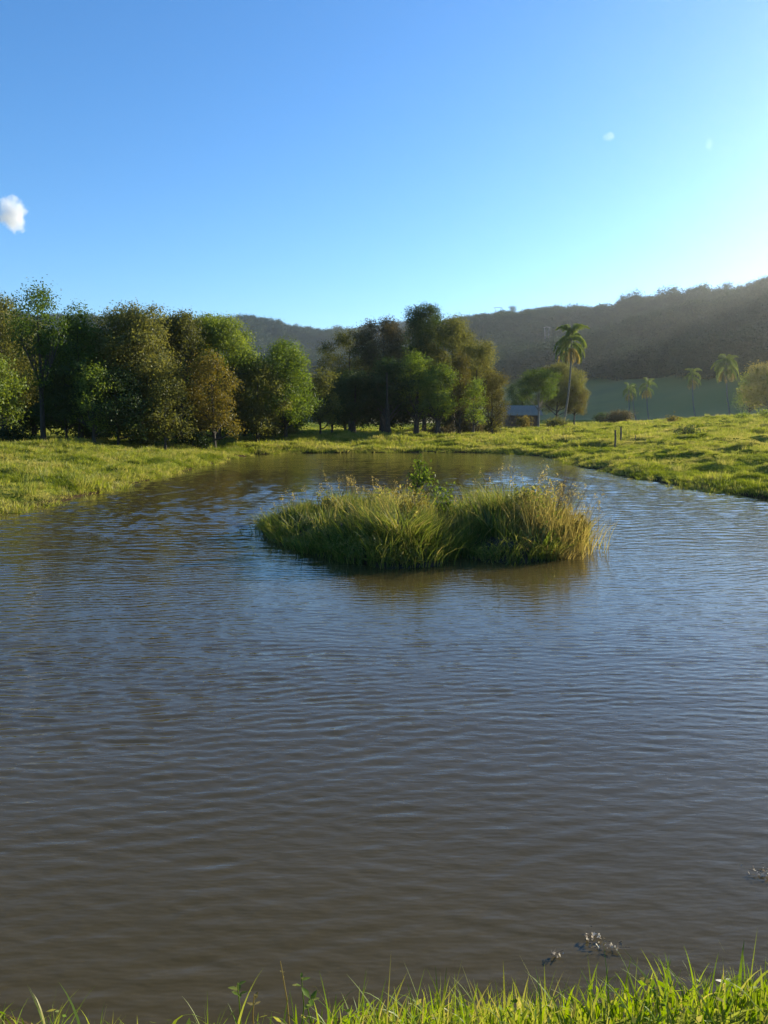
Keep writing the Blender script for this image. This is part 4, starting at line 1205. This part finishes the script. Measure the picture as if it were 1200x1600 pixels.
# ------------------------------------------------------------------ clouds and haze
def cloud(label, px, py, Y, wpx, hpx, dens, seed):
    p = at(px, py, Y)
    k = np.linalg.norm(p) / F
    bpy_me = bpy.data.meshes.new('cloud')
    import bmesh
    bm = bmesh.new(); bmesh.ops.create_icosphere(bm, subdivisions=3, radius=1.0); bm.to_mesh(bpy_me); bm.free()
    m, n, l, out = new_mat('cloud_vapour')
    tc = n.new('ShaderNodeTexCoord')
    ln = n.new('ShaderNodeVectorMath'); ln.operation = 'LENGTH'; l.new(tc.outputs['Object'], ln.inputs[0])
    nz = n.new('ShaderNodeTexNoise'); nz.inputs['Scale'].default_value = 1.5; nz.inputs['Detail'].default_value = 4; nz.inputs['Roughness'].default_value = .55
    ad = n.new('ShaderNodeVectorMath'); ad.operation = 'ADD'; ad.inputs[1].default_value = (seed * 3.1, seed * 1.7, 0)
    l.new(tc.outputs['Object'], ad.inputs[0]); l.new(ad.outputs[0], nz.inputs['Vector'])
    mm = n.new('ShaderNodeMath'); mm.operation = 'MULTIPLY_ADD'; l.new(ln.outputs['Value'], mm.inputs[0]); mm.inputs[1].default_value = -.62; mm.inputs[2].default_value = 0.0
    a2 = n.new('ShaderNodeMath'); a2.operation = 'ADD'; l.new(mm.outputs[0], a2.inputs[0]); l.new(nz.outputs[0], a2.inputs[1])
    mr = n.new('ShaderNodeMapRange'); mr.inputs['From Min'].default_value = 0.0; mr.inputs['From Max'].default_value = .16; mr.inputs['To Max'].default_value = dens
    l.new(a2.outputs[0], mr.inputs[0])
    pv = n.new('ShaderNodeVolumePrincipled'); pv.inputs['Color'].default_value = (.97, .97, .97, 1); pv.inputs['Anisotropy'].default_value = .2
    l.new(mr.outputs[0], pv.inputs['Density']); l.new(pv.outputs[0], out.inputs['Volume'])
    bpy_me.materials.append(m)
    o = link('cloud', bpy_me, None, p)
    o.scale = (wpx * k / 2, wpx * k / 2, hpx * k / 2)
    return tag(o, label, 'cloud')
cloud('small white cloud in the blue sky at the left edge', 20, 334, 3200, 46, 56, .024, 1)
cloud('tiny wisp of cloud high on the right', 952, 213, 3200, 22, 12, .004, 2)
cloud('faint speck of cloud at the upper right', 1108, 226, 3200, 12, 20, .0025, 3)

m, n, l, out = new_mat('valley_haze')
pv = n.new('ShaderNodeVolumePrincipled')
pv.inputs['Color'].default_value = (.86, .92, .93, 1)
pv.inputs['Density'].default_value = 0.00014
pv.inputs['Anisotropy'].default_value = 0.76
l.new(pv.outputs[0], out.inputs['Volume'])
g = Geo(); box(g, (-1900, -900, -12), (1200, 2700, 205))
o = link('haze', g.mesh('haze', m)); tag(o, 'thin sunlit valley haze', kind='stuff')
